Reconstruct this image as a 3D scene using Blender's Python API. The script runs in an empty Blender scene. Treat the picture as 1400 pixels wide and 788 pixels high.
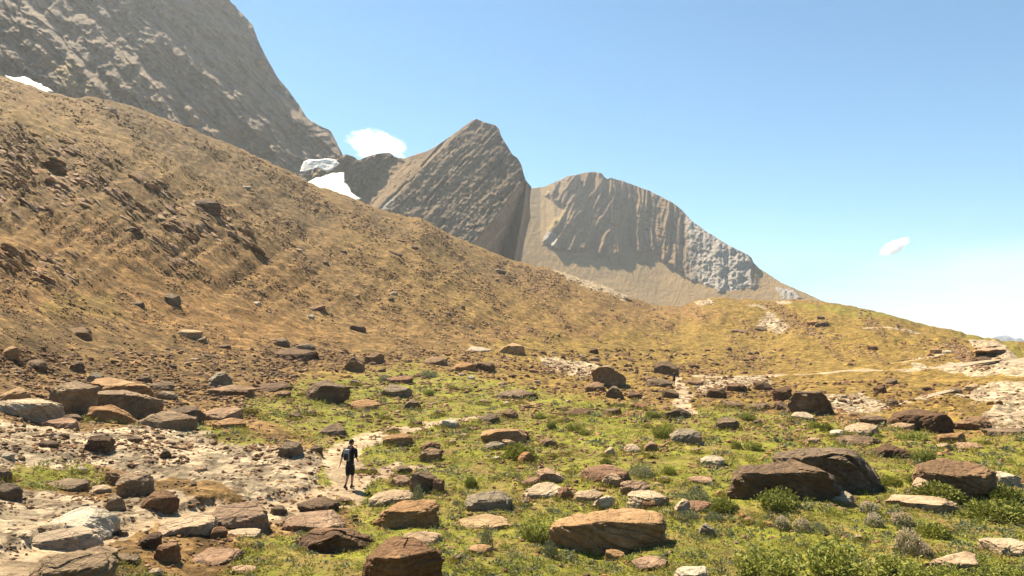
import bpy, bmesh, math, random
import numpy as np

SEED = 7
rng = np.random.default_rng(SEED)
random.seed(SEED)
R = math.radians
scene = bpy.context.scene
col = scene.collection

# ------------------------------------------------------------------ camera model (photograph's 1400x788 pixel grid)
F = 981.0; CX = 700.0; CY = 394.0; HY = 476.0
PITCH = math.atan((HY - CY) / F); CP, SP_ = math.cos(PITCH), math.sin(PITCH)
FH = F / CP
def pix_dir(px, py):
    px = np.asarray(px, float); py = np.asarray(py, float)
    a = px - CX; b = CY - py
    return a, F * CP - b * SP_, F * SP_ + b * CP
def pix_ut(px, py):
    X, Y, Z = pix_dir(px, py)
    return CX + FH * X / Y, Z / np.hypot(X, Y)
def project(X, Y, Z):
    f = Y * CP + Z * SP_; up = -Y * SP_ + Z * CP
    f = np.where(f < 0.05, 0.05, f)
    return CX + F * X / f, CY - F * up / f

# ------------------------------------------------------------------ noise
def _h(ix, iy, iz, seed):
    h = (ix.astype(np.int64) * 374761393 + iy.astype(np.int64) * 668265263 + iz.astype(np.int64) * 2147483647 + seed * 974711) & 0xFFFFFFFF
    h = ((h ^ (h >> 13)) * 1274126177) & 0xFFFFFFFF
    h = ((h ^ (h >> 16)) * 2246822519) & 0xFFFFFFFF
    return ((h ^ (h >> 15)) & 0xFFFFFF) / float(0x1000000)
def noise2(x, y, seed=0):
    x = np.asarray(x, float); y = np.asarray(y, float)
    ix = np.floor(x); iy = np.floor(y); fx = x - ix; fy = y - iy
    z0 = np.zeros_like(ix)
    def g(dx, dy):
        a = _h(ix + dx, iy + dy, z0, seed) * 6.2831853
        return np.cos(a) * (fx - dx) + np.sin(a) * (fy - dy)
    sx = fx * fx * fx * (fx * (fx * 6 - 15) + 10); sy = fy * fy * fy * (fy * (fy * 6 - 15) + 10)
    a = g(0, 0); b = g(1, 0); c = g(0, 1); d = g(1, 1)
    return (a + (b - a) * sx + (c + (d - c) * sx - a - (b - a) * sx) * sy) * 1.5
def fbm2(x, y, oct=4, seed=0, gain=.5):
    s = 0; a = 1; t = 0
    for i in range(oct):
        s = s + a * noise2(x * 2 ** i + 17.3 * i, y * 2 ** i - 9.1 * i, seed + i); t += a; a *= gain
    return s / t
def ridge2(x, y, oct=3, seed=0):
    s = 0; a = 1; t = 0
    for i in range(oct):
        s = s + a * (1 - 2 * np.abs(noise2(x * 2 ** i + 5.7 * i, y * 2 ** i + 3.1 * i, seed + i))); t += a; a *= .5
    return s / t
def noise3(p, seed=0):
    i = np.floor(p); f = p - i; s = f * f * (3 - 2 * f); out = 0
    for dx in (0, 1):
        for dy in (0, 1):
            for dz in (0, 1):
                w = (s[:, 0] if dx else 1 - s[:, 0]) * (s[:, 1] if dy else 1 - s[:, 1]) * (s[:, 2] if dz else 1 - s[:, 2])
                out = out + w * _h(i[:, 0] + dx, i[:, 1] + dy, i[:, 2] + dz, seed)
    return out * 2 - 1
def fbm3(p, oct=3, seed=0, gain=.5):
    s = 0; a = 1; t = 0
    for i in range(oct):
        s = s + a * noise3(p * 2 ** i + 13.1 * i, seed + i); t += a; a *= gain
    return s / t
def sstep(a, b, x):
    t = np.clip((np.asarray(x, float) - a) / (b - a), 0, 1); return t * t * (3 - 2 * t)

# ------------------------------------------------------------------ object helpers
def tag(o, label=None, cat=None, group=None, kind=None):
    if label: o['label'] = label
    if cat: o['category'] = cat
    if group: o['group'] = group
    if kind: o['kind'] = kind
    return o
def link(o, parent=None):
    col.objects.link(o)
    if parent is not None: o.parent = parent
    return o
def np_mesh(name, co, quads=None, tris=None, smooth=True, attrs=None):
    me = bpy.data.meshes.new(name)
    co = np.ascontiguousarray(co, np.float32)
    parts = []
    if quads is not None and len(quads): parts.append((np.asarray(quads, np.int32), 4))
    if tris is not None and len(tris): parts.append((np.asarray(tris, np.int32), 3))
    me.vertices.add(len(co)); me.vertices.foreach_set('co', co.ravel())
    idx = np.concatenate([f.ravel() for f, k in parts]); tot = np.concatenate([np.full(len(f), k, np.int32) for f, k in parts])
    start = np.concatenate([[0], np.cumsum(tot)[:-1]]).astype(np.int32)
    me.loops.add(len(idx)); me.loops.foreach_set('vertex_index', idx.astype(np.int32))
    me.polygons.add(len(tot)); me.polygons.foreach_set('loop_start', start)
    me.polygons.foreach_set('use_smooth', np.full(len(tot), smooth, bool))
    for k, v in (attrs or {}).items():
        v = np.asarray(v, np.float32)
        if v.ndim == 1:
            a = me.attributes.new(k, 'FLOAT', 'POINT'); a.data.foreach_set('value', np.ascontiguousarray(v))
        else:
            a = me.attributes.new(k, 'FLOAT_VECTOR', 'POINT'); a.data.foreach_set('vector', np.ascontiguousarray(v).ravel())
    me.update(calc_edges=True); me.validate()
    return me
def add_mesh(name, me, mat=None, parent=None, loc=None):
    o = bpy.data.objects.new(name, me)
    if mat is not None and not me.materials: me.materials.append(mat)
    if loc is not None: o.location = loc
    return link(o, parent)
def grid_faces(nu, nv):
    i = np.arange(nu * nv).reshape(nu, nv)
    return np.stack([i[:-1, :-1], i[1:, :-1], i[1:, 1:], i[:-1, 1:]], -1).reshape(-1, 4)

# ------------------------------------------------------------------ material helpers
class Mat:
    def __init__(s, name, rough=.9, spec=.2):
        s.m = bpy.data.materials.new(name); s.m.use_nodes = True
        s.t = s.m.node_tree; s.b = s.t.nodes['Principled BSDF']; s.out = s.t.nodes['Material Output']
        s.b.inputs['Roughness'].default_value = rough
        s.b.inputs['Specular IOR Level'].default_value = spec
    def n(s, typ, ins=None, **props):
        nd = s.t.nodes.new(typ)
        for k, v in props.items(): setattr(nd, k, v)
        for k, v in (ins or {}).items():
            sk = nd.inputs[k]
            if isinstance(v, bpy.types.NodeSocket): s.t.links.new(v, sk)
            elif isinstance(v, (tuple, list)) and len(v) == 3 and sk.type == 'RGBA': sk.default_value = (*v, 1)
            else: sk.default_value = v
        return nd
    def pos(s): return s.n('ShaderNodeNewGeometry').outputs['Position']
    def obj(s): return s.n('ShaderNodeTexCoord').outputs['Object']
    def attr(s, name, o='Fac'): return s.n('ShaderNodeAttribute', attribute_name=name).outputs[o]
    def noise(s, vec, scale, detail=4, rough=.6, dist=0, o='Fac'):
        return s.n('ShaderNodeTexNoise', {'Vector': vec, 'Scale': scale, 'Detail': detail, 'Roughness': rough, 'Distortion': dist}).outputs[o]
    def voro(s, vec, scale, o='Color', feature='F1'):
        return s.n('ShaderNodeTexVoronoi', {'Vector': vec, 'Scale': scale}, feature=feature).outputs[o]
    def ramp(s, fac, stops):
        nd = s.n('ShaderNodeValToRGB', {'Fac': fac}); cr = nd.color_ramp
        while len(cr.elements) < len(stops): cr.elements.new(.5)
        for e, (p, c) in zip(cr.elements, stops):
            e.position = p; e.color = (*c, 1) if len(c) == 3 else c
        return nd.outputs['Color']
    def mr(s, v, a, b, c=0., d=1.):
        return s.n('ShaderNodeMapRange', {'Value': v, 'From Min': a, 'From Max': b, 'To Min': c, 'To Max': d}).outputs['Result']
    def math(s, op, a, b=0.):
        nd = s.n('ShaderNodeMath', operation=op)
        for i, v in enumerate((a, b)):
            if isinstance(v, bpy.types.NodeSocket): s.t.links.new(v, nd.inputs[i])
            else: nd.inputs[i].default_value = v
        return nd.outputs[0]
    def mix(s, fac, a, b, mode='MIX'):
        nd = s.n('ShaderNodeMix', data_type='RGBA', blend_type=mode)
        for k, v in ((0, fac), (6, a), (7, b)):
            if isinstance(v, bpy.types.NodeSocket): s.t.links.new(v, nd.inputs[k])
            elif isinstance(v, (tuple, list)): nd.inputs[k].default_value = (*v, 1)
            else: nd.inputs[k].default_value = v
        return nd.outputs[2]
    def scalev(s, vec, sc, rot=(0, 0, 0)):
        return s.n('ShaderNodeMapping', {'Vector': vec, 'Scale': sc, 'Rotation': rot}).outputs[0]
    def bump(s, h, strength, dist, prev=None):
        nd = s.n('ShaderNodeBump', {'Height': h, 'Strength': strength, 'Distance': dist})
        if prev is not None: s.t.links.new(prev, nd.inputs['Normal'])
        return nd.outputs['Normal']
    def done(s, color, normal=None):
        if isinstance(color, bpy.types.NodeSocket): s.t.links.new(color, s.b.inputs['Base Color'])
        else: s.b.inputs['Base Color'].default_value = (*color, 1)
        if normal is not None: s.t.links.new(normal, s.b.inputs['Normal'])
        return s.m

def ground_material():
    m = Mat('ground_mat', .95, .1)
    P = m.pos()
    n_big = m.noise(P, .05, 4); n_mid = m.noise(P, .45, 5); n_fine = m.noise(P, 3., 6, .7); n_tiny = m.noise(P, 14., 4, .7)
    cell = m.n('ShaderNodeSeparateColor', {'Color': m.voro(P, 3.2)}).outputs[0]
    cell2 = m.n('ShaderNodeSeparateColor', {'Color': m.voro(P, 1.1)}).outputs[1]
    scree = m.ramp(n_fine, [(.28, (.105, .066, .034)), (.5, (.225, .145, .075)), (.72, (.37, .26, .15))])
    scree = m.mix(m.mr(cell, .75, 1., 0, .5), scree, (.46, .34, .21))
    scree = m.mix(m.mr(cell2, .0, .22, .45, 0), scree, (.10, .062, .036))
    scree = m.mix(m.mr(n_big, .35, .65, .0, .35), scree, (.24, .17, .08))
    orange = m.ramp(n_fine, [(.25, (.17, .085, .036)), (.55, (.33, .18, .075)), (.8, (.46, .28, .14))])
    c = m.mix(m.math('MULTIPLY', m.math('MULTIPLY', m.attr('m_orange'), .5), m.mr(n_mid, .3, .62)), scree, orange)
    dark = m.ramp(n_fine, [(.3, (.05, .036, .022)), (.6, (.14, .10, .062)), (.8, (.26, .19, .12))])
    c = m.mix(m.math('MULTIPLY', m.attr('m_dark'), m.mr(n_mid, .3, .6)), c, dark)
    olive = m.ramp(n_fine, [(.25, (.115, .08, .03)), (.5, (.25, .18, .07)), (.75, (.38, .285, .125))])
    olive = m.mix(m.mr(n_mid, .5, .75, 0, .5), olive, (.17, .15, .04))
    c = m.mix(m.mr(m.math('ADD', m.attr('m_olive'), m.math('MULTIPLY', m.math('SUBTRACT', n_mid, .5), .8)), .3, .7), c, olive)
    c = m.mix(1., c, (1.03, .975, .75), 'MULTIPLY')
    green = m.ramp(n_fine, [(.25, (.055, .06, .012)), (.4, (.17, .19, .025)), (.58, (.26, .26, .042)), (.8, (.37, .33, .09))])
    green = m.mix(m.mr(n_mid, .47, .66, 0, .8), green, (.27, .185, .085))
    green = m.mix(m.mr(n_tiny, .6, .8, 0, .6), green, (.30, .24, .12))
    c = m.mix(m.mr(m.math('ADD', m.attr('m_green'), m.math('MULTIPLY', m.math('SUBTRACT', m.noise(P, .8, 6, .65), .5), 2.2)), .53, .74), c, green)
    pale = m.ramp(m.noise(P, 1.3, 9, .78), [(.27, (.20, .145, .09)), (.37, (.41, .325, .23)), (.5, (.47, .385, .28)), (.68, (.57, .48, .365))])
    wp = m.n('ShaderNodeVectorMath', {0: P, 1: m.n('ShaderNodeVectorMath', {0: m.noise(P, .9, 4, .6, 0, 'Color'), 1: (1.1, 1.1, 1.1)}, operation='MULTIPLY').outputs[0]}, operation='ADD').outputs[0]
    crk = m.voro(m.scalev(wp, (.9, .45, .9), (0, 0, .5)), 1., 'Distance', 'DISTANCE_TO_EDGE'); crk2 = m.voro(m.scalev(wp, (2.6, 1.6, 2.6), (0, 0, .3)), 1., 'Distance', 'DISTANCE_TO_EDGE')
    pale = m.mix(m.mr(n_tiny, .55, .75, 0, .4), pale, (.33, .24, .16))
    pale = m.mix(m.mr(crk, .0, .07, .8, 0), pale, (.10, .07, .045)); pale = m.mix(m.mr(crk2, .0, .06, .22, 0), pale, (.16, .115, .075))
    c = m.mix(m.mr(m.math('ADD', m.attr('m_pale'), m.math('MULTIPLY', m.math('SUBTRACT', m.noise(P, 1.3, 6, .7), .5), 1.1)), .38, .6), c, pale)
    trail = m.ramp(m.noise(P, 2.4, 7, .75), [(.32, (.22, .15, .09)), (.46, (.43, .33, .225)), (.66, (.57, .465, .345))])
    c = m.mix(m.mr(m.math('ADD', m.attr('m_trail'), m.math('MULTIPLY', m.math('SUBTRACT', m.noise(P, 1.3, 7, .7), .5), 2.)), .4, .65), c, trail)
    n_m2 = m.noise(P, .55, 7, .75); n_m3 = m.noise(P, .16, 5, .7)
    bed = m.noise(m.scalev(P, (.10, .16, .9), (0, R(-33), 0)), 1., 6, .7, .3)
    mot = m.math('MULTIPLY', m.mr(n_m2, .28, .72, .52, 1.2), m.mr(n_m3, .3, .7, .8, 1.12))
    mot = m.math('MULTIPLY', mot, m.mr(m.math('MULTIPLY', m.math('SUBTRACT', bed, .5), m.mr(m.attr('m_dark'), .1, .7)), -.16, .16, .62, 1.3))
    v1 = m.n('ShaderNodeSeparateColor', {'Color': m.voro(P, .75)}).outputs[0]; v2 = m.n('ShaderNodeSeparateColor', {'Color': m.voro(P, 1.7)}).outputs[0]
    spk = m.math('MULTIPLY', m.mr(v1, 0, 1, .72, 1.25), m.mr(v2, 0, 1, .68, 1.28))
    spk = m.math('ADD', m.math('MULTIPLY', m.math('SUBTRACT', spk, 1.), m.mr(m.attr('m_green'), 0, .8, 1., .35)), .86)
    mot = m.math('MULTIPLY', mot, spk)
    gry = m.n('ShaderNodeCombineColor', {0: mot, 1: mot, 2: mot}).outputs[0]
    c = m.mix(1., c, gry, 'MULTIPLY'); c = m.mix(1., c, (.97, .93, .84), 'MULTIPLY')
    nb = m.bump(n_m2, .6, .45); nb = m.bump(n_fine, .7, .12, nb); nb = m.bump(n_tiny, .6, .035, nb)
    nb = m.bump(m.voro(P, 3.2, 'Distance'), .5, .08, nb)
    return m.done(c, nb)

def mountain_material(name, base, warm, light, tan):
    m = Mat(name, .95, .1)
    S = m.attr('sc', 'Vector'); P = m.pos()
    st = m.noise(m.scalev(S, (.018, .22, 1)), 1., 6, .65, .4)
    st2 = m.noise(m.scalev(S, (.06, .7, 1)), 1., 5, .7)
    fn = m.noise(P, .12, 7, .7)
    c = m.ramp(st, [(.32, tuple(v * .5 for v in base)), (.5, base), (.68, tuple(min(1, v * 1.65) for v in base))])
    c = m.mix(m.mr(st2, .35, .7, 0, .45), c, tuple(v * 1.35 for v in base))
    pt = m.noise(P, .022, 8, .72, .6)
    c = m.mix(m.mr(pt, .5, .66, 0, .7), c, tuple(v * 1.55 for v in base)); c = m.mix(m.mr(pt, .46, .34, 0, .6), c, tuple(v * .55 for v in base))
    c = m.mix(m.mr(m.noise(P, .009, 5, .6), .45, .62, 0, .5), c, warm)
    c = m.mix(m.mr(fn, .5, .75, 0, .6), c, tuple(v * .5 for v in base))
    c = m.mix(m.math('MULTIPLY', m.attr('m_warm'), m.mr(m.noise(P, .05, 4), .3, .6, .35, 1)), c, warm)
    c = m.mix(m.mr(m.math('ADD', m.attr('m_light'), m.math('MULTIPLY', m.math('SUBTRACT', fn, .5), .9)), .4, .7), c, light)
    sc = m.mix(m.mr(m.noise(m.scalev(S, (.12, .02, 1)), 1., 5), .35, .65), tan, tuple(v * .72 for v in tan))
    sc = m.mix(m.mr(m.noise(P, .5, 4, .7), .4, .7, 0, .5), sc, tuple(v * 1.3 for v in tan))
    c = m.mix(m.mr(m.math('ADD', m.attr('m_scree'), m.math('MULTIPLY', m.math('SUBTRACT', fn, .5), .35)), .4, .6), c, sc)
    c = m.mix(m.mr(m.math('ADD', m.attr('m_grass'), m.math('MULTIPLY', m.math('SUBTRACT', fn, .5), .6)), .4, .7), c, (.22, .17, .055))
    nb = m.bump(st2, .5, 2.); nb = m.bump(pt, .8, 8., nb); nb = m.bump(fn, .9, 3., nb)
    return m.done(c, nb)

def rock_material(name, tint, patina):
    m = Mat(name, .9, .18)
    P = m.obj(); rnd = m.n('ShaderNodeObjectInfo').outputs['Random']
    off = m.n('ShaderNodeVectorMath', {0: P, 1: (0, 0, 0)}, operation='ADD')
    cmb = m.n('ShaderNodeCombineXYZ', {0: m.math('MULTIPLY', rnd, 91.), 1: m.math('MULTIPLY', rnd, 37.), 2: 0.})
    m.t.links.new(cmb.outputs[0], off.inputs[1]); P = off.outputs[0]
    nb_ = m.noise(P, 1.1, 6, .65, .3); nf = m.noise(P, 9., 6, .7)
    lay = m.noise(m.scalev(P, (1.2, 1.2, 11.), (.25, .15, 0)), 1., 5, .65, .5)
    c = m.ramp(nb_, [(.3, tuple(v * .74 for v in tint)), (.5, tint), (.7, patina)])
    c = m.mix(m.mr(lay, .4, .68, 0, .5), c, tuple(v * .55 for v in tint))
    c = m.mix(m.mr(nf, .52, .75, 0, .55), c, tuple(min(1, v * 1.5) for v in tint))
    c = m.mix(m.mr(m.noise(P, 3.3, 4, .6), .62, .7, 0, .6), c, (.045, .038, .03))
    hsv = m.n('ShaderNodeHueSaturation', {'Color': c, 'Hue': m.mr(rnd, 0, 1, .49, .51), 'Value': m.mr(rnd, 0, 1, .85, 1.25), 'Saturation': m.mr(rnd, 0, 1, 1.1, .85)})
    ck = m.voro(m.scalev(P, (1., 1., 1.6), (.4, .3, .2)), 1.5, 'Distance', 'DISTANCE_TO_EDGE')
    b = m.bump(m.mr(ck, 0., .05), .6, .06); b = m.bump(lay, .9, .1, b); b = m.bump(m.noise(P, 3.6, 6, .7), .8, .14, b); b = m.bump(nf, .7, .05, b)
    return m.done(hsv.outputs[0], b)

def leaf_material(name, a, b, trans=.25):
    m = Mat(name, .75, .25)
    P = m.pos(); rnd = m.n('ShaderNodeObjectInfo').outputs['Random']
    v = m.math('ADD', m.math('MULTIPLY', m.noise(P, 9., 3), .75), m.math('MULTIPLY', rnd, .3))
    c = m.ramp(v, [(.3, a), (.75, b)])
    tr = m.n('ShaderNodeBsdfTranslucent', {'Color': c})
    mx = m.n('ShaderNodeMixShader', {0: trans, 1: m.b.outputs[0], 2: tr.outputs[0]})
    m.t.links.new(mx.outputs[0], m.out.inputs['Surface'])
    return m.done(c)

def plain(name, c, rough=.8, var=.25, scale=20.):
    m = Mat(name, rough, .3)
    n = m.noise(m.obj(), scale, 4)
    return m.done(m.mix(n, tuple(v * (1 - var) for v in c), tuple(v * (1 + var) for v in c)))

# ------------------------------------------------------------------ terrain: crest line traced once, then real heights
sky_px = [(-260, 5), (-120, 62), (0, 105), (9, 107), (71, 128), (107, 134), (135, 135), (185, 147), (241, 168), (270, 180), (337, 207), (408, 241), (421, 250),
          (482, 271), (519, 286), (558, 298), (576, 298), (613, 320), (705, 358), (758, 369), (832, 394), (890, 417), (930, 420),
          (952, 411), (983, 407), (1022, 410), (1068, 412), (1084, 409), (1132, 414), (1186, 423), (1257, 443), (1329, 461), (1357, 467), (1400, 475), (1520, 490), (1660, 496)]
_su, _st = pix_ut([p[0] for p in sky_px], [p[1] for p in sky_px])
def tsky(u): return np.interp(u, _su, _st)
cols = [-260, 0, 150, 300, 480, 700, 900, 1050, 1200, 1300, 1400, 1660]
def tab(vals): return lambda u: np.interp(u, cols, vals)
rc_f = tab([235, 240, 265, 295, 330, 375, 380, 370, 345, 330, 315, 300])
rb_f = tab([60, 68, 88, 105, 125, 145, 160, 180, 165, 150, 135, 125])
zb_f = tab([-1.6, -2.4, -2.0, -1.7, -1.9, -2.0, -4.2, -6.2, -5.2, -3.9, -3.0, -2.5])
zt = [tab([-1.65] * 12), tab([-2.5] * 12), tab([-3.3, -3.85, -3.95, -4.0, -4.0, -4.0, -4.0, -4.0, -4.0, -3.95, -3.9, -3.6]),
      tab([-3.7, -4.25, -4.5, -4.7, -4.85, -4.9, -4.8, -4.7, -4.6, -4.55, -4.5, -4.2]),
      tab([-3.6, -4.3, -4.6, -4.9, -5.0, -5.1, -5.0, -4.9, -4.85, -4.8, -4.8, -4.6]),
      tab([-2.9, -3.6, -4.0, -4.5, -5.0, -5.1, -5.0, -5.0, -5.0, -4.9, -4.8, -4.6])]
RT = [0., 5., 10., 15., 25., 45.]
def softplus(x, w): return w * np.logaddexp(0, x / w)

NU, NS = 1240, 1060
u_in = np.linspace(-260, 1660, NU)
az_in = np.arctan((u_in - CX) / FH)
az_out = np.linspace(az_in[-1], az_in[0] + 2 * math.pi, 64)[1:]
az = np.concatenate([az_in, az_out]); NA = len(az)
u_all = np.concatenate([u_in, np.interp(np.arange(len(az_out)), [0, len(az_out) - 1], [1660, -260])])
back = np.concatenate([np.zeros(NU), np.sin(np.linspace(0, math.pi, len(az_out)))])
ts = tsky(u_all) * (1 - .8 * back) + .02 * back
RC = rc_f(u_all); RB = rb_f(u_all)
s = np.linspace(0, 1, NS)
r_near = np.linspace(.4, 8.5, 22)
RR = np.concatenate([np.repeat(r_near[None], NA, 0), 9. * (RC[:, None] / 9.) ** s[None], RC[:, None] + np.array([4, 12, 30, 70, 130, 220.])[None]], 1)
U2 = np.repeat(u_all[:, None], RR.shape[1], 1)
AZ2 = np.repeat(az[:, None], RR.shape[1], 1)
Z = np.zeros_like(RR)
zbv = zb_f(u_all)[:, None]; rbv = RB[:, None]; rcv = RC[:, None]
tabs = [f(u_all)[:, None] for f in zt]
for k in range(5):
    w = np.clip((RR - RT[k]) / (RT[k + 1] - RT[k]), 0, 1)
    Z = np.where(RR >= RT[k], tabs[k] + (tabs[k + 1] - tabs[k]) * w, Z)
w = sstep(0, 1, (RR - 45.) / np.maximum(rbv - 45., 5.)); Z = np.where(RR >= 45., tabs[5] + (zbv - tabs[5]) * w, Z)
sw = 14.
S = (ts[:, None] * rcv - zbv) / softplus(rcv - rbv, sw)
rr_c = np.minimum(RR, rcv)
Z = Z + S * softplus(rr_c - rbv, sw) - np.where(RR > rcv, (RR - rcv) * (.25 + .0025 * (RR - rcv)), 0)
X = RR * np.sin(AZ2); Y = RR * np.cos(AZ2)
NEARN = len(r_near)
PX, PY = project(X, Y, Z)

def poly_mask(poly, feather, warp=0., wseed=0, wl=40.):
    p = np.array(poly, float)
    bx0, by0 = p.min(0) - feather - warp; bx1, by1 = p.max(0) + feather + warp
    sel = (PX > bx0) & (PX < bx1) & (PY > by0) & (PY < by1) & (back[:, None] < .01)
    out = np.zeros_like(PX)
    if not sel.any(): return out
    x = PX[sel]; y = PY[sel]
    if warp:
        x = x + warp * fbm2(x / wl, y / (wl * .5), 3, 100 + wseed); y = y + warp * .5 * fbm2(x / wl + 31, y / (wl * .5), 3, 140 + wseed)
    d = np.full(x.shape, 1e9); ins = np.zeros(x.shape, bool)
    for i in range(len(p)):
        a = p[i]; b = p[(i + 1) % len(p)]; e = b - a
        tt = np.clip(((x - a[0]) * e[0] + (y - a[1]) * e[1]) / (e @ e), 0, 1)
        d = np.minimum(d, np.hypot(x - a[0] - tt * e[0], y - a[1] - tt * e[1]))
        c = (a[1] > y) != (b[1] > y)
        with np.errstate(divide='ignore', invalid='ignore'):
            ins ^= c & (x < (b[0] - a[0]) * (y - a[1]) / (b[1] - a[1]) + a[0])
    sd = np.where(ins, d, -d)
    out[sel] = sstep(-feather, feather, sd)
    return out
def line_mask(pts, width, warp=4., wseed=0):
    out = np.zeros_like(PX); p = np.array(pts, float); wv = np.broadcast_to(width, (len(p),)).astype(float)
    sel = (PX > p[:, 0].min() - 60) & (PX < p[:, 0].max() + 60) & (PY > p[:, 1].min() - 40) & (PY < p[:, 1].max() + 60) & (back[:, None] < .01)
    x = PX[sel]; y = PY[sel]
    x = x + warp * fbm2(x / 25, y / 12, 3, 200 + wseed); y = y + warp * .4 * fbm2(x / 25 + 9, y / 12, 3, 230 + wseed)
    best = np.full(x.shape, -9.)
    for i in range(len(p) - 1):
        a, b = p[i], p[i + 1]; e = b - a
        tt = np.clip(((x - a[0]) * e[0] + (y - a[1]) * e[1]) / (e @ e), 0, 1)
        hw = wv[i] + (wv[i + 1] - wv[i]) * tt
        # ground is foreshortened: compare across the path with y stretched
        dd = np.hypot(x - a[0] - tt * e[0], (y - a[1] - tt * e[1]) * 1.6)
        best = np.maximum(best, 1 - dd / hw)
    out[sel] = sstep(-.15, .5, best)
    return out

m_green = np.maximum.reduce([
    poly_mask([(330, 560), (400, 528), (470, 512), (560, 503), (640, 506), (720, 528), (800, 545), (900, 558), (1000, 556), (1090, 566), (1200, 590), (1420, 596), (1700, 610), (1700, 900), (230, 900), (330, 740), (500, 700), (430, 690), (440, 640), (420, 600)], 16, 26, 1),
    .9 * poly_mask([(-40, 640), (60, 632), (130, 628), (150, 655), (60, 668), (-40, 668)], 8, 12, 2, 25),
    .9 * poly_mask([(110, 572), (200, 574), (330, 586), (400, 606), (330, 610), (220, 588), (120, 582)], 6, 10, 3, 25),
    .75 * poly_mask([(-200, 800), (60, 792), (160, 770), (250, 790), (250, 950), (-200, 950)], 14, 20, 4),
    .55 * poly_mask([(430, 514), (560, 488), (620, 492), (560, 512)], 8, 10, 5),
    .65 * poly_mask([(1240, 420), (1330, 462), (1400, 480), (1500, 500), (1380, 490), (1290, 462), (1130, 436), (1050, 420), (1140, 416)], 6, 10, 6)])
m_olive = np.maximum.reduce([
    .8 * poly_mask([(640, 470), (760, 452), (960, 430), (1140, 416), (1330, 462), (1700, 500), (1700, 620), (1100, 570), (800, 545), (640, 520)], 20, 30, 7, 60),
    .42 * poly_mask([(440, 300), (560, 310), (700, 365), (900, 425), (930, 430), (760, 470), (600, 470), (480, 380)], 30, 40, 8, 80),
    .8 * poly_mask([(330, 545), (420, 505), (560, 485), (640, 490), (760, 520), (900, 560), (700, 640), (430, 640)], 20, 26, 9),
    .75 * poly_mask([(960, 408), (1060, 411), (1140, 415), (1330, 462), (1250, 470), (1050, 440), (960, 424)], 6, 8, 10),
    .6 * poly_mask([(60, 400), (170, 396), (180, 440), (60, 440)], 12, 20, 12),
    .36 * poly_mask([(-40, 130), (130, 160), (330, 250), (300, 290), (90, 200), (-40, 175)], 14, 24, 11)])
m_pale = np.maximum.reduce([
    1.3 * poly_mask([(-80, 575), (40, 578), (130, 590), (230, 586), (300, 600), (400, 616), (440, 640), (430, 690), (370, 696), (300, 684), (240, 650), (190, 640), (100, 632), (-80, 632)], 10, 22, 21, 35),
    .9 * poly_mask([(-80, 668), (80, 664), (140, 690), (240, 690), (290, 700), (200, 735), (60, 775), (-80, 790)], 12, 20, 22, 35),
    1.6 * poly_mask([(1246, 550), (1300, 541), (1350, 530), (1400, 526), (1560, 520), (1560, 540), (1440, 552), (1330, 548)], 3, 5, 23, 30),
    1.6 * poly_mask([(1338, 578), (1352, 562), (1400, 544), (1560, 530), (1560, 606), (1400, 590)], 4, 7, 24, 30),
    1.6 * poly_mask([(1270, 504), (1310, 499), (1360, 496), (1500, 496), (1500, 514), (1330, 513)], 3, 5, 25, 30),
    1.6 * poly_mask([(1326, 474), (1360, 475), (1385, 490), (1400, 497), (1390, 502), (1355, 490)], 3, 5, 26, 20),
    .85 * poly_mask([(1034, 440), (1052, 430), (1066, 436), (1080, 444), (1066, 450), (1044, 446)], 5, 9, 27, 10),
    .9 * poly_mask([(948, 414), (970, 409), (978, 414), (958, 422)], 2, 3, 28, 15),
    .8 * poly_mask([(1060, 412), (1084, 414), (1080, 421), (1062, 418)], 2, 3, 29, 15),
    .9 * poly_mask([(1246, 498), (1266, 498), (1270, 506), (1248, 506)], 2, 3, 30, 15),
    .7 * poly_mask([(1020, 418), (1045, 424), (1050, 430), (1020, 424)], 2, 3, 34, 15),
    .7 * poly_mask([(730, 484), (800, 490), (830, 502), (800, 520), (740, 500)], 8, 14, 31, 25),
    .75 * poly_mask([(940, 520), (1040, 512), (1060, 525), (960, 540)], 6, 10, 32, 25),
    .8 * poly_mask([(1100, 545), (1180, 540), (1260, 556), (1200, 566), (1110, 560)], 6, 10, 35, 25),
    .7 * poly_mask([(752, 366), (790, 372), (850, 396), (890, 412), (850, 408), (780, 384)], 3, 8, 33, 15)])
m_trail = np.maximum.reduce([
    line_mask([(-60, 800), (10, 785), (70, 765), (140, 742), (220, 716), (330, 702), (410, 690), (470, 672), (480, 655), (462, 630), (490, 608), (550, 590), (610, 577), (660, 570)], [46, 42, 34, 24, 16, 18, 24, 30, 34, 34, 24, 13, 8, 4], 14, 1),
    line_mask([(470, 660), (540, 640), (590, 640)], [18, 10, 4], 12, 2),
    line_mask([(930, 514), (926, 524), (938, 540), (928, 552), (950, 566)], [3, 9, 13, 12, 6], 3, 3),
    line_mask([(932, 514), (1000, 516), (1060, 513), (1110, 513), (1150, 507), (1210, 507), (1290, 505)], [2.4, 2.4, 3, 3.2, 3.4, 2.6, 2.4], .6, 4),
    line_mask([(1180, 453), (1240, 456), (1275, 463)], [1.8, 2., 1.8], .6, 5),
    line_mask([(1230, 492), (1265, 487), (1290, 484)], [1.8, 2., 1.8], .6, 6)])
m_orange = np.maximum.reduce([
    poly_mask([(-60, 290), (90, 300), (210, 330), (330, 380), (440, 440), (480, 470), (330, 480), (200, 450), (60, 420), (-60, 410)], 26, 40, 41, 80),
    .9 * poly_mask([(300, 320), (380, 345), (450, 400), (400, 420), (320, 380)], 16, 20, 42),
    .5 * poly_mask([(660, 390), (860, 430), (880, 480), (700, 470)], 30, 30, 43)])
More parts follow.
